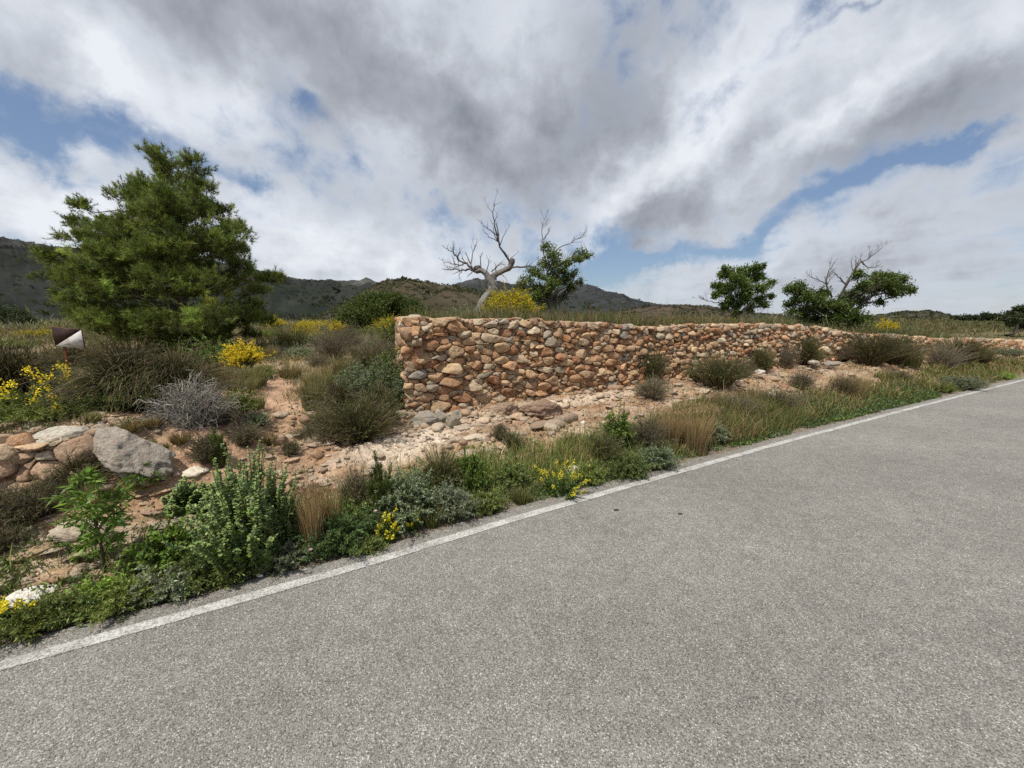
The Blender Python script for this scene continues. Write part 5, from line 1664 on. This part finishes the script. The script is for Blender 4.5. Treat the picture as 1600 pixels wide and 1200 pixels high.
# pine
PINE = [(200, 526, 20), (165, 516, 20), (262, 530, 22), (330, 528, 20), (235, 540, 14), (290, 545, 14), (130, 505, 18), (300, 320, 30), (250, 310, 28), (160, 395, 30), (95, 440, 22), (135, 430, 28), (230, 420, 36), (290, 410, 36), (345, 380, 28), (120, 480, 26), (385, 420, 20), (390, 500, 24), (252, 252, 20), (262, 280, 26), (306, 264, 18), (312, 294, 24), (225, 300, 26), (190, 310, 22), (280, 325, 32), (235, 340, 34), (325, 328, 22), (352, 332, 16), (350, 362, 24), (127, 324, 13), (122, 350, 18), (150, 372, 22), (116, 370, 12), (190, 360, 32), (300, 378, 36), (245, 390, 36), (382, 360, 12), (388, 392, 16), (355, 402, 24), (200, 402, 34), (155, 412, 28), (76, 404, 17), (60, 406, 11), (105, 428, 20), (120, 456, 26), (160, 450, 32), (210, 450, 38), (265, 440, 38), (320, 445, 36), (370, 440, 26), (402, 458, 16), (438, 434, 11), (420, 440, 11), (408, 480, 18), (416, 505, 15), (372, 490, 30), (320, 500, 36), (260, 500, 36), (200, 500, 34), (150, 495, 28), (112, 485, 18), (396, 526, 14), (350, 525, 20), (300, 533, 20), (230, 530, 22)]
YP = 9.4
pb = at(285, 500, YP)
lob = lobe_px(PINE, YP, 0.9)
lob += [(np.array([0, 0, EYE]) + (c - np.array([0, 0, EYE])) * (1 + s_ * rng.uniform(0.08, 0.17)) + np.array([-(c[0] - pb[0]) * s_ * 0.06, 0, -0.1]), r_ * 0.9) for (c, r_) in lob if r_ > 0.42 for s_ in (-1, 1)]
leaf_tree('pine_tree', 'large bushy green pine standing in the field on the left', pb,
          [pb - [0, 0, 0.1], P(286, 470, YP), P(280, 400, YP), P(276, 330, YP), P(262, 262, YP)], lob, 'pine', (0.130, 0.160, 0.038), trunk_r=0.11, n_per=1.0, twigs=13, bark=(0.16, 0.13, 0.11))

# dark evergreen thicket
YB = 21.0
bb_ = at(598, 500, YB)
TH = [(545, 500, 22), (560, 485, 22), (580, 474, 20), (600, 470, 18), (620, 472, 18), (640, 480, 18), (652, 492, 16), (590, 495, 26), (620, 500, 24), (565, 508, 20), (540, 508, 16), (600, 512, 18), (650, 505, 14)]
leaf_tree('carob_tree', 'broad low dark green thicket left of the wall top', bb_, [bb_, P(598, 505, YB), P(598, 490, YB)], lobe_px(TH, YB, 1.2), 'leaf', (0.085, 0.115, 0.024), trunk_r=0.15, n_per=2.2, leafsize=0.11, twigs=10)
# far dark tree at the left edge
YL = 26.0
bl_ = at(20, 500, YL)
leaf_tree('olive_tree', 'small dark round tree far behind at the left edge', bl_, [bl_, P(20, 508, YL), P(22, 498, YL)], lobe_px([(0, 495, 16), (15, 490, 14), (30, 494, 14), (42, 502, 11), (10, 506, 15), (30, 508, 12), (-10, 505, 14)], YL, 1.0), 'leaf', (0.045, 0.06, 0.025), trunk_r=0.14, n_per=1.6, leafsize=0.12, twigs=8)

# green almond behind the broom
YA = 12.5
ab = at(862, 500, YA)
AL = [(822, 438, 13), (832, 424, 13), (842, 452, 16), (850, 412, 14), (856, 385, 10), (868, 398, 13), (870, 425, 16), (862, 444, 16), (846, 468, 14), (866, 468, 16), (884, 410, 11), (888, 440, 11), (910, 392, 9), (920, 398, 8), (906, 404, 8), (900, 428, 9), (906, 440, 7), (812, 446, 8), (830, 470, 10), (885, 462, 9), (845, 430, 12), (875, 440, 13), (855, 460, 13), (880, 425, 11), (838, 462, 11), (862, 480, 12), (845, 485, 9), (893, 450, 8), (866, 412, 12)]
leaf_tree('almond_tree', 'green almond tree with bare twigs sticking out above, right of the dead tree', ab, [ab, P(862, 478, YA), P(858, 455, YA), P(856, 425, YA)], lobe_px(AL, YA, 0.55), 'leaf', (0.13, 0.17, 0.045), trunk_r=0.09, n_per=0.75, leafsize=0.075, twigs=9, bark=(0.10, 0.085, 0.07), group='almond trees on the terrace',
          bare=[([P(856, 420, YA), P(849, 395, YA), P(848, 372, YA), P(846, 355, YA), P(853, 340, YA)], 0.022), ([P(848, 375, YA), P(858, 362, YA), P(860, 353, YA)], 0.012), ([P(858, 400, YA), P(880, 384, YA + .3), P(898, 376, YA + .4), P(915, 369, YA + .5)], 0.02),
                ([P(866, 478, YA), P(890, 445, YA), P(902, 425, YA)], 0.035), ([P(866, 478, YA), P(888, 458, YA), P(904, 440, YA), P(918, 438, YA)], 0.028), ([P(880, 440, YA), P(886, 405, YA), P(895, 392, YA)], 0.02)])
# round leafy tree
YR = 17.5
rb = at(1158, 500, YR)
leaf_tree('almond_tree', 'leafy green tree standing alone on the terrace before the far hill ridge', rb, [rb, P(1150, 485, YR), P(1152, 465, YR)],
          lobe_px([(1128, 430, 9), (1140, 424, 10), (1160, 424, 12), (1178, 420, 11), (1190, 430, 10), (1120, 446, 10), (1140, 448, 14), (1165, 446, 15), (1190, 450, 12), (1205, 442, 7), (1118, 462, 8), (1140, 468, 12), (1165, 468, 12), (1190, 466, 10), (1207, 462, 6), (1150, 480, 9), (1130, 478, 9), (1175, 480, 10), (1195, 476, 8), (1150, 490, 8), (1165, 458, 12), (1128, 455, 9), (1180, 435, 10), (1150, 435, 12), (1132, 418, 6), (1192, 415, 6)], YR, 0.7), 'leaf', (0.11, 0.155, 0.038), trunk_r=0.08, n_per=0.9, leafsize=0.10, twigs=9, group='almond trees on the terrace',
          bare=[([P(1146, 482, YR), P(1128, 474, YR), P(1108, 472, YR), P(1092, 464, YR)], 0.03)])
# spreading tree with dead top
YS = 13.6
sb = at(1312, 500, YS)
leaf_tree('almond_tree', 'wide spreading green tree with a bare dead top at the wall step', sb, [sb - [0, 0, 0.1], P(1312, 490, YS), P(1308, 470, YS)],
          lobe_px([(1232, 452, 12), (1245, 446, 12), (1240, 468, 12), (1262, 466, 16), (1256, 486, 14), (1280, 482, 18), (1285, 460, 13), (1300, 500, 15), (1320, 478, 18), (1345, 470, 14), (1366, 452, 12), (1352, 445, 12), (1330, 458, 14), (1342, 428, 10), (1370, 432, 13), (1388, 442, 12), (1400, 434, 12), (1416, 446, 12), (1424, 456, 9), (1400, 456, 10), (1335, 495, 14), (1310, 505, 12), (1275, 500, 12), (1380, 470, 8), (1385, 430, 9), (1412, 434, 9), (1240, 488, 11), (1260, 500, 11), (1226, 476, 8), (1330, 512, 12), (1350, 500, 12), (1290, 512, 12), (1370, 445, 12), (1395, 448, 11), (1300, 475, 12), (1325, 465, 12), (1250, 458, 12), (1275, 468, 12)], YS, 0.7), 'leaf', (0.105, 0.145, 0.036), trunk_r=0.12, n_per=0.95, leafsize=0.08, twigs=10, group='almond trees on the terrace', bark=(0.06, 0.05, 0.042),
          bare=[([P(1312, 470, YS), P(1322, 445, YS), P(1332, 425, YS), P(1345, 408, YS), P(1362, 402, YS), P(1376, 388, YS)], 0.04), ([P(1322, 445, YS), P(1310, 432, YS), P(1302, 424, YS)], 0.025), ([P(1345, 408, YS), P(1358, 420, YS), P(1378, 412, YS)], 0.02), ([P(1300, 465, YS), P(1290, 445, YS), P(1292, 428, YS), P(1305, 408, YS)], 0.03), ([P(1292, 445, YS), P(1275, 435, YS), P(1262, 430, YS)], 0.018)])
# tree at the right edge
YE = 27.0
eb = at(1582, 500, YE)
leaf_tree('almond_tree', 'dark tree with a leaning trunk at the right edge of the view', eb, [eb, P(1587, 518, YE), P(1592, 502, YE)],
          lobe_px([(1590, 482, 7), (1580, 490, 9), (1600, 486, 10), (1572, 498, 7), (1590, 500, 10), (1610, 492, 12), (1600, 508, 10), (1578, 506, 6), (1622, 500, 12), (1612, 510, 8)], YE, 0.8), 'leaf', (0.045, 0.06, 0.025), trunk_r=0.13, n_per=0.9, leafsize=0.13, twigs=8, group='almond trees on the terrace')
for i, (px_, py_, s_, lb) in enumerate([(1495, 498, 5, 'low dark tree left of the far tree row on the right'), (1518, 497, 6, 'second dark tree of the far row on the right'), (1542, 495, 7, 'tallest dark tree of the far row on the right'), (1562, 496, 6, 'dark tree of the far row next to the right edge tree')]):
    b_ = at(px_, 500, 70)
    leaf_tree('distant_tree', lb, b_, [b_, P(px_, 502, 70), P(px_, 499, 70)], lobe_px([(px_ - 8, py_, s_), (px_, py_ - 1, s_), (px_ + 8, py_, s_), (px_ + 14, py_ + 1, s_ - 1)], 70, 1.5), 'leaf', (0.045, 0.06, 0.025), trunk_r=0.15, n_per=1.0, leafsize=0.3, twigs=2, group='far tree row')

# dead tree
YD = 9.0
def dp(px, py, d=0.0): return P(px, py, YD + d)
db = dp(750, 496)
root = empty('dead_tree', tuple(db))
tag(root, 'leafless silver grey dead tree with a twisted trunk above the wall', 'dead tree')
tk, br = MB(), MB()
SIL = (0.225, 0.21, 0.195); DK = (0.12, 0.105, 0.095)
rt = np.random.default_rng(4)
def seg(mb, pts, rad, col, k=34, sides=26):
    pts = np.asarray(pts) - db
    cum = np.concatenate([[0], np.cumsum(np.linalg.norm(np.diff(pts, axis=0), axis=1))])
    t = np.linspace(0, 1, k)
    q = np.stack([np.interp(t * cum[-1], cum, pts[:, i]) for i in range(3)], 1)
    for _ in range(3): q[1:-1] = (q[:-2] + 2 * q[1:-1] + q[2:]) / 4
    r_ = np.interp(t * cum[-1], cum, rad) * (1 + 0.03 * rt.normal(size=k))
    aa = np.arange(sides) / sides * 2 * np.pi
    A_, T_ = np.meshgrid(aa, t * cum[-1])
    tw = A_ + T_ * 2.2
    fl_ = 1 + 0.16 * fbm(np.cos(tw) * 1.6 + 7, np.sin(tw) * 1.6, T_ * 1.3, oct=4, seed=88) + 0.08 * np.sin(tw * 3) + 0.05 * np.sin(tw * 5 + 1)
    tubes(mb, q[None], r_[None], np.array([col]), sides, fl_)
seg(tk, [dp(745, 500), dp(752, 484), dp(757, 470), dp(768, 458), dp(772, 448), dp(765, 436), dp(764, 430)], [0.17, 0.135, 0.12, 0.12, 0.118, 0.105, 0.09], SIL)
seg(tk, [dp(765, 440), dp(760, 428, .05), dp(752, 422, .1), dp(744, 424, .15)], [0.085, 0.066, 0.058, 0.055], SIL)
seg(tk, [dp(768, 438), dp(773, 430), dp(784, 424, -.1), dp(796, 419, -.15), dp(800, 412, -.15)], [0.085, 0.066, 0.055, 0.058, 0.05], (0.2, 0.18, 0.16))
seg(tk, [dp(795, 422, -.15), dp(800, 409, -.15), dp(802, 404, -.15)], [0.03, 0.07, 0.035], DK, 10)
seg(tk, [dp(742, 426, .15), dp(744, 420, .15), dp(750, 418, .12)], [0.04, 0.075, 0.05], DK, 10)
o = obj('trunk', tk.mesh('trunk', M_WOOD, True), root)
DB = [
    ([(798, 412), (788, 398), (782, 385), (776, 368), (772, 350), (770, 332), (771, 317)], 0.028, -.15, 5), ([(776, 368), (766, 360), (755, 352), (745, 342)], 0.014, -.15, 3), ([(781, 384), (788, 366), (797, 350)], 0.011, -.15, 2),
    ([(771, 322), (778, 318), (784, 315)], 0.006, -.15, 0), ([(772, 345), (777, 338)], 0.006, -.15, 0), ([(770, 350), (763, 338)], 0.006, -.15, 0),
    ([(796, 416), (795, 405), (794, 396)], 0.012, -.15, 1), ([(797, 404), (805, 398), (811, 393)], 0.008, -.15, 1),
    ([(800, 418), (815, 417), (828, 416), (838, 417), (846, 424), (849, 430)], 0.022, -.3, 3),
    ([(744, 424), (734, 416), (728, 410), (720, 410), (714, 402), (706, 395), (697, 387)], 0.032, .2, 9),
    ([(742, 424), (732, 420), (722, 424), (712, 420), (700, 422), (690, 420)], 0.026, .3, 9),
    ([(738, 418), (732, 405), (728, 393)], 0.016, .1, 6), ([(736, 412), (738, 398), (743, 384), (746, 372)], 0.014, .0, 6),
    ([(752, 420), (750, 405), (754, 394)], 0.016, -.1, 6), ([(760, 425), (764, 410), (760, 398)], 0.012, -.1, 4), ([(728, 410), (718, 415), (705, 412), (692, 408)], 0.018, .0, 8),
    ([(722, 424), (716, 430), (721, 440), (722, 444)], 0.010, .3, 3), ([(738, 425), (732, 430), (730, 434)], 0.012, .2, 2),
    ([(772, 432), (775, 418), (782, 410), (789, 404)], 0.014, .1, 4), ([(780, 426), (788, 432), (796, 444)], 0.010, .1, 3), ([(775, 434), (778, 444), (780, 452)], 0.012, .1, 4), ([(768, 425), (778, 415), (786, 412), (790, 418)], 0.014, -.2, 3),
]
for pts, r0, d, ns in DB:
    q = [dp(a, b, d + 0.04 * i * (1 if d >= 0 else -1)) - db for i, (a, b) in enumerate(pts)]
    twig_tree(br, q, r0, DK if r0 > 0.02 else (0.17, 0.15, 0.135), 2 if ns > 3 else (1 if ns else 0), max(ns, 1), r=rt)
obj('branches', br.mesh('branches', M_WOOD, True), root)

# ------------------------------------------------------------------ ground cover nobody could count
def cover(name, n, ur, vr, dens_fn, hfn, wfn, colfn, seed):
    global rng
    rr = np.random.default_rng(seed)
    u = rr.uniform(*ur, n); v = rr.uniform(*vr, n)
    x, y = xy(u, v)
    keep = rr.random(n) < dens_fn(u, v, x, y)
    keep &= ~((x < 0.6) & (x > -0.6) & (y < 0.5)) 
    u, v, x, y = u[keep], v[keep], x[keep], y[keep]
    z = H(x, y)
    n = len(x)
    mb = MB()
    c, tc = colfn(u, v, x, y, n)
    lean = rr.normal(0, 0.33, (n, 2))
    h = hfn(u, v, x, y) * np.exp(rr.normal(0, 0.3, n))
    blades(mb, np.stack([x, y, z - 0.01], 1), h, wfn(u, v, x, y), lean, c, tc)
    tag(obj(name, mb.mesh(name, M_LEAF)), kind='stuff')
    return n
def clump(x, y, f, s): return fbm(x * f, y * f, oct=3, seed=s)
# verge
def dv(u, v, x, y):
    e = 0.25 + 0.09 * fbm(u * 1.5, u * 0, oct=3, seed=4)
    lim = 0.95 + 0.35 * fbm(u * 0.8, u * 0, oct=3, seed=6) - 0.42 * (1 - sstep(-0.9, -0.1, u)) + np.clip((u - 3) * 0.03, 0, 0.3)
    return sstep(0, 0.08, v - e) * (1 - sstep(-0.15, 0.25, v - lim)) * np.clip(0.55 + 1.1 * clump(x, y, 1.6, 8), 0.08, 1)
def cv(u, v, x, y, n):
    g = ctint((0.16, 0.21, 0.055), n, 0.3); s = ctint((0.30, 0.22, 0.11), n, 0.3); ol = ctint((0.18, 0.175, 0.065), n, 0.3)
    k = rng.random(n)
    ps = np.clip(0.08 + 0.10 * np.clip(u, 0, 4) + 0.5 * clump(x, y, 0.9, 12), 0.04, 0.7)
    c = np.where((k < ps)[:, None], s, np.where((rng.random(n) < 0.3)[:, None], ol, g))
    c = c * (1 - 0.38 * sstep(2.0, 5, u))[:, None]
    return c, c * np.where((k < ps), 1.5, 1.2)[:, None]
near = lambda x, y: np.hypot(x, y)
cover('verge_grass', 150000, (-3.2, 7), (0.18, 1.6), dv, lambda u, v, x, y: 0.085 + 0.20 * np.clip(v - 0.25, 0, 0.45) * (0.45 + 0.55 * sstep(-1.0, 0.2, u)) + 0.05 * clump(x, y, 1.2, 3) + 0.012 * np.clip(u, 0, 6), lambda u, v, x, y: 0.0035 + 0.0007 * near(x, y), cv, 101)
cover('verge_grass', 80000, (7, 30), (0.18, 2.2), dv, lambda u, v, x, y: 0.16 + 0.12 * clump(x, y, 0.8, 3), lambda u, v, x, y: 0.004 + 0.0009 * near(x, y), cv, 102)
# low weeds hugging the verge: small leaves
def weeds():
    rr = np.random.default_rng(104)
    n = 13000
    u = rr.uniform(-3, 12, n) ** 1.0; v = 0.22 + np.abs(rr.normal(0, 0.30, n))
    x, y = xy(u, v)
    k = rr.random(n) < np.clip(0.5 + 1.3 * clump(x, y, 2.2, 71), 0.05, 1)
    x, y, u, v = x[k], y[k], u[k], v[k]
    z = H(x, y); m = 16; n = len(x)
    hgt = 0.03 + 0.06 * np.clip(v - 0.35, 0, 0.6) * 2
    c = np.repeat(np.stack([x, y, z], 1), m, 0) + rng.normal(0, 1, (n * m, 3)) * np.array([0.035, 0.035, 0.0]) + np.array([0, 0, 1]) * (rng.random(n * m) * np.repeat(hgt, m))[:, None]
    kind = rr.random(n)
    col = np.where((kind < 0.55)[:, None], np.array([0.11, 0.16, 0.05]), np.where((kind < 0.8)[:, None], np.array([0.19, 0.215, 0.13]), np.array([0.18, 0.26, 0.055])))
    col = np.repeat(col, m, 0) * np.exp(rng.normal(0, 0.3, (n * m, 1)))
    sz = np.repeat(0.012 + 0.0022 * np.hypot(x, y), m) * rng.uniform(0.7, 1.5, n * m)
    mb = MB()
    leaves(mb, c, rand_dirs(n * m) * 0.8 + np.array([0, 0, 0.6]), sz * 1.4, sz * 0.5, col, 1.0)
    tag(obj('verge_weeds', mb.mesh('verge_weeds', M_LEAF)), kind='stuff')
weeds()
def scrub(name, n, ur, vr, hb, seed, zone, pal, mm=26):
    rr = np.random.default_rng(seed)
    u = rr.uniform(*ur, n); v = rr.uniform(*vr, n)
    x, y = xy(u, v)
    d = np.clip(0.25 + 1.6 * clump(x, y, 0.9, seed), 0.0, 1) * zone(u, v, x, y)
    k = rr.random(n) < d
    x, y = x[k], y[k]; n = len(x); z = H(x, y)
    r = hb * np.exp(rr.normal(0, 0.35, n)) * (0.8 + 0.03 * np.hypot(x, y))
    q = rng.normal(size=(n * mm, 3)); q /= np.linalg.norm(q, axis=1, keepdims=True); q *= rng.uniform(0.3, 1.1, (n * mm, 1)) ** 0.6
    q[:, 2] = np.abs(q[:, 2])
    c = np.repeat(np.stack([x, y, z], 1), mm, 0) + q * np.repeat(r, mm)[:, None] * np.array([1.2, 1.2, 0.8])
    col = np.asarray(pal)[rr.integers(0, len(pal), n)]
    col = np.repeat(col * np.exp(rr.normal(0, 0.2, (n, 1))), mm, 0) * np.exp(rng.normal(0, 0.3, (n * mm, 1)))
    L = np.repeat(r * 0.55, mm) * rng.uniform(0.6, 1.4, n * mm)
    mb = MB()
    leaves(mb, c, q + np.array([0, 0, 0.6]) + rng.normal(0, 0.4, q.shape), L, np.minimum(L * 0.22, 0.004 + 0.0012 * np.repeat(np.hypot(x, y), mm)), col, 1.0)
    tag(obj(name, mb.mesh(name, M_LEAF)), kind='stuff')
PAL = [(0.13, 0.145, 0.055), (0.17, 0.155, 0.075), (0.22, 0.175, 0.10), (0.10, 0.115, 0.045), (0.17, 0.18, 0.12), (0.20, 0.165, 0.12)]
def zf(u, v, x, y):
    path = np.exp(-((u + 0.60 + 0.22 * np.sin(v * 1.3)) / 0.27) ** 2) * (v < 6)
    return (tmask(x, y, u, v) < 0.3) * sstep(1.5, 2.6, v + 0.3 * (u < -0.9)) * (1 - path) * (1 - 0.9 * ((u > 1.0) & (v < 2.6)))
scrub('field_scrub', 9000, (-8, 3), (1.5, 9), 0.075, 131, zf, PAL, 34)
scrub('field_scrub', 9000, (-25, 18), (8.5, 50), 0.16, 133, zf, PAL, 26)
scrub('terrace_scrub', 5200, (4, 80), (4, 50), 0.13, 135, lambda u, v, x, y: (tmask(x, y, u, v) > 0.6) * (0.3 + 0.7 * (u > 12)), [(0.10, 0.115, 0.045), (0.14, 0.13, 0.06), (0.17, 0.125, 0.08), (0.08, 0.10, 0.035)], 22)
scrub('bank_scrub', 2600, (-4, 24), (0.5, 2.4), 0.05, 137, lambda u, v, x, y: (tmask(x, y, u, v) < 0.1) * (1 - sstep(1.0, 2.0, v)) * 0.6 + 0.35 * (u > 5), PAL, 26)
# field on the left / behind
def df(u, v, x, y):
    m = tmask(x, y, u, v)
    path = np.exp(-((u + 0.60 + 0.22 * np.sin(v * 1.3)) / 0.32) ** 2) * (v < 5.5)
    return (m < 0.3) * sstep(2.0, 3.4, v) * (1 - path) * np.clip(0.45 + 1.4 * clump(x, y, 0.8, 18), 0.03, 1)
def cf(u, v, x, y, n):
    dk_ = (1 - 0.35 * sstep(8, 14, v))[:, None]
    pal = np.array([(0.15, 0.165, 0.06), (0.24, 0.19, 0.09), (0.27, 0.21, 0.13), (0.19, 0.195, 0.12), (0.13, 0.15, 0.05)])
    i = np.clip(((clump(x, y, 0.7, 25) + 1) * 2.5 + rng.normal(0, 0.7, n)).astype(int), 0, 4)
    c = pal[i] * np.exp(rng.normal(0, 0.25, (n, 1)))
    return c * dk_, c * 1.35 * dk_
cover('field_grass', 150000, (-9, 4), (1.9, 9), df, lambda u, v, x, y: 0.09 + 0.07 * clump(x, y, 0.9, 3), lambda u, v, x, y: 0.004 + 0.0008 * near(x, y), cf, 105)
cover('field_grass', 140000, (-30, 20), (8.5, 45), df, lambda u, v, x, y: 0.20 + 0.12 * clump(x, y, 0.4, 3), lambda u, v, x, y: 0.006 + 0.0013 * near(x, y), cf, 106)
# terrace grass
def dt(u, v, x, y): return (tmask(x, y, u, v) > 0.6) * (v > VW + 0.42) * np.clip(0.6 + clump(x, y, 0.7, 28), 0.1, 1)
def ct(u, v, x, y, n):
    s = (rng.random(n) < np.clip(0.25 + 0.5 * clump(x, y, 0.5, 29), 0.08, 0.8))[:, None]
    c = np.where(s, ctint((0.22, 0.155, 0.095), n, 0.3), ctint((0.115, 0.13, 0.048), n, 0.3))
    return c, c * 1.25
cover('terrace_grass', 110000, (1, 24), (2.8, 8), dt, lambda u, v, x, y: 0.25 + 0.14 * clump(x, y, 0.8, 3), lambda u, v, x, y: 0.004 + 0.0009 * near(x, y), ct, 107)
def ct2(u, v, x, y, n):
    k = clump(x, y, 0.12, 57) + 0.4 * clump(x, y, 0.6, 59) + rng.normal(0, 0.15, n)
    c = np.where((k > 0.12)[:, None], ctint((0.20, 0.13, 0.085), n, 0.3), np.where((k < -0.18)[:, None], ctint((0.085, 0.10, 0.038), n, 0.3), ctint((0.15, 0.14, 0.06), n, 0.3)))
    return c, c * 1.3
cover('terrace_grass', 120000, (0, 90), (7, 60), dt, lambda u, v, x, y: 0.24 + 0.2 * clump(x, y, 0.3, 3), lambda u, v, x, y: 0.006 + 0.0012 * near(x, y), ct2, 108)
# dry weeds on the bare bank
def db_(u, v, x, y): return ((tmask(x, y, u, v) < 0.1) & (v < VW - 0.1)) * sstep(0.9, 1.2, v) * np.clip(-0.15 + 1.5 * clump(x, y, 1.6, 38), 0, 1) * (0.25 + 0.75 * sstep(3, 9, u))
cover('bank_weeds', 60000, (-6, 24), (0.9, 2.5), db_, lambda u, v, x, y: 0.05 + 0.0 * u, lambda u, v, x, y: 0.003 + 0.0007 * near(x, y), lambda u, v, x, y, n: (ctint((0.17, 0.13, 0.065), n, 0.35), ctint((0.26, 0.19, 0.10), n, 0.35)), 109)

# ------------------------------------------------------------------ hunting-ground marker
def boxmesh(name, sx, sy, sz, material, bev=0.0):
    import bmesh
    bm = bmesh.new()
    bmesh.ops.create_cube(bm, size=1)
    for v in bm.verts: v.co = (v.co.x * sx, v.co.y * sy, v.co.z * sz)
    if bev: bmesh.ops.bevel(bm, geom=bm.edges[:], offset=bev, segments=2, affect='EDGES')
    me = bpy.data.meshes.new(name); bm.to_mesh(me); bm.free(); me.materials.append(material)
    return me
YG = 3.75
sp_ = at(97, 590, YG)
top = P(106, 515, YG)
root = empty('boundary_sign', tuple(sp_))
tag(root, 'rusty metal plate painted half black and half white on a thin post', 'sign')
hh = top[2] - sp_[2]
post = obj('post', boxmesh('post', 0.026, 0.012, hh + 0.05, M_RUST, 0.002), root)
post.location = (0.03, 0.035, hh / 2 - 0.05)
post.rotation_euler = (0.03, 0.07, 0.1)
mb = MB()
Wd, Hh, th_ = 0.285, 0.19, 0.004
def prism(pts, y0, y1):
    n = len(pts)
    V = [(a, y0, b) for a, b in pts] + [(a, y1, b) for a, b in pts]
    F3 = [(0, i, i + 1) for i in range(1, n - 1)] + [(n, n + i + 1, n + i) for i in range(1, n - 1)]
    F4 = [(i, n + i, n + (i + 1) % n, (i + 1) % n) for i in range(n)]
    return np.array(V), np.array(F3), np.array(F4)
def sign_part(nm, pts, y0, y1, material):
    V, F3, F4 = prism(pts, y0, y1)
    V[:, 1] += 0.02 * (V[:, 0] / Wd) ** 2 * 2
    me = mesh_np(nm, V, [F4, F3], None, False, material)
    o = obj(nm, me, root)
    o.location = (P(106, 528, YG)[0] - sp_[0], -0.003, P(106, 528, YG)[2] - sp_[2])
    o.rotation_euler = (0.10, 0.10, 0.0)
    return o
a_, b_ = Wd / 2, Hh / 2
sign_part('plate', [(-a_, -b_), (a_, -b_), (a_, b_), (-a_, b_)], -th_, th_, M_RUST)
sign_part('black_triangle', [(-a_ + .002, -b_ + .006), (a_ - .006, b_ - .002), (-a_ + .002, b_ - .002)], -th_ - 0.003, -th_ - 0.0005, M_SIGNB)
sign_part('white_triangle', [(-a_ + .006, -b_ + .002), (a_ - .002, -b_ + .002), (a_ - .002, b_ - .006)], -th_ - 0.003, -th_ - 0.0005, M_SIGNW)

# ------------------------------------------------------------------ litter and road specks
def litter():
    x, y = G(407, 899, 0.01)
    import bmesh
    V, F = ICO[3]
    rr = np.random.default_rng(3)
    V = facet(V.copy(), 12, 0.3, rr) * np.array([0.026, 0.016, 0.010])
    mb = MB(); mb.add(V, F, np.array([0.8, 0.8, 0.78]))
    o = obj('crumpled_paper', mb.mesh('crumpled_paper', M_PAPER))
    o.location = (x, y, 0.012 + float(max(H(np.array([x]), np.array([y]))[0], 0)))
    tag(o, 'small crumpled white scrap of paper lying at the road edge', 'litter')
litter()
def clods():
    rr = np.random.default_rng(13)
    for px_, py_, s_, lb in [(963, 797, 0.016, 'dark clod on the road nearer to the white line'), (1063, 803, 0.013, 'dark clod on the road right of the other one')]:
        x, y = G(px_, py_, 0.005)
        V, F = rock_mesh((s_ * 1.5, s_, s_ * 0.35), 2, 6, 0.1, rr)
        mb = MB(); mb.add(V, F, np.array([0.07, 0.04, 0.03]))
        o = obj('clod', mb.mesh('clod', M_GROUND)); o.location = (x, y, 0.008)
        tag(o, lb, 'clod', 'dark clods on the road')
clods()
print('TOTAL FACES', sum(len(o.data.polygons) for o in S.objects if o.type == 'MESH'))
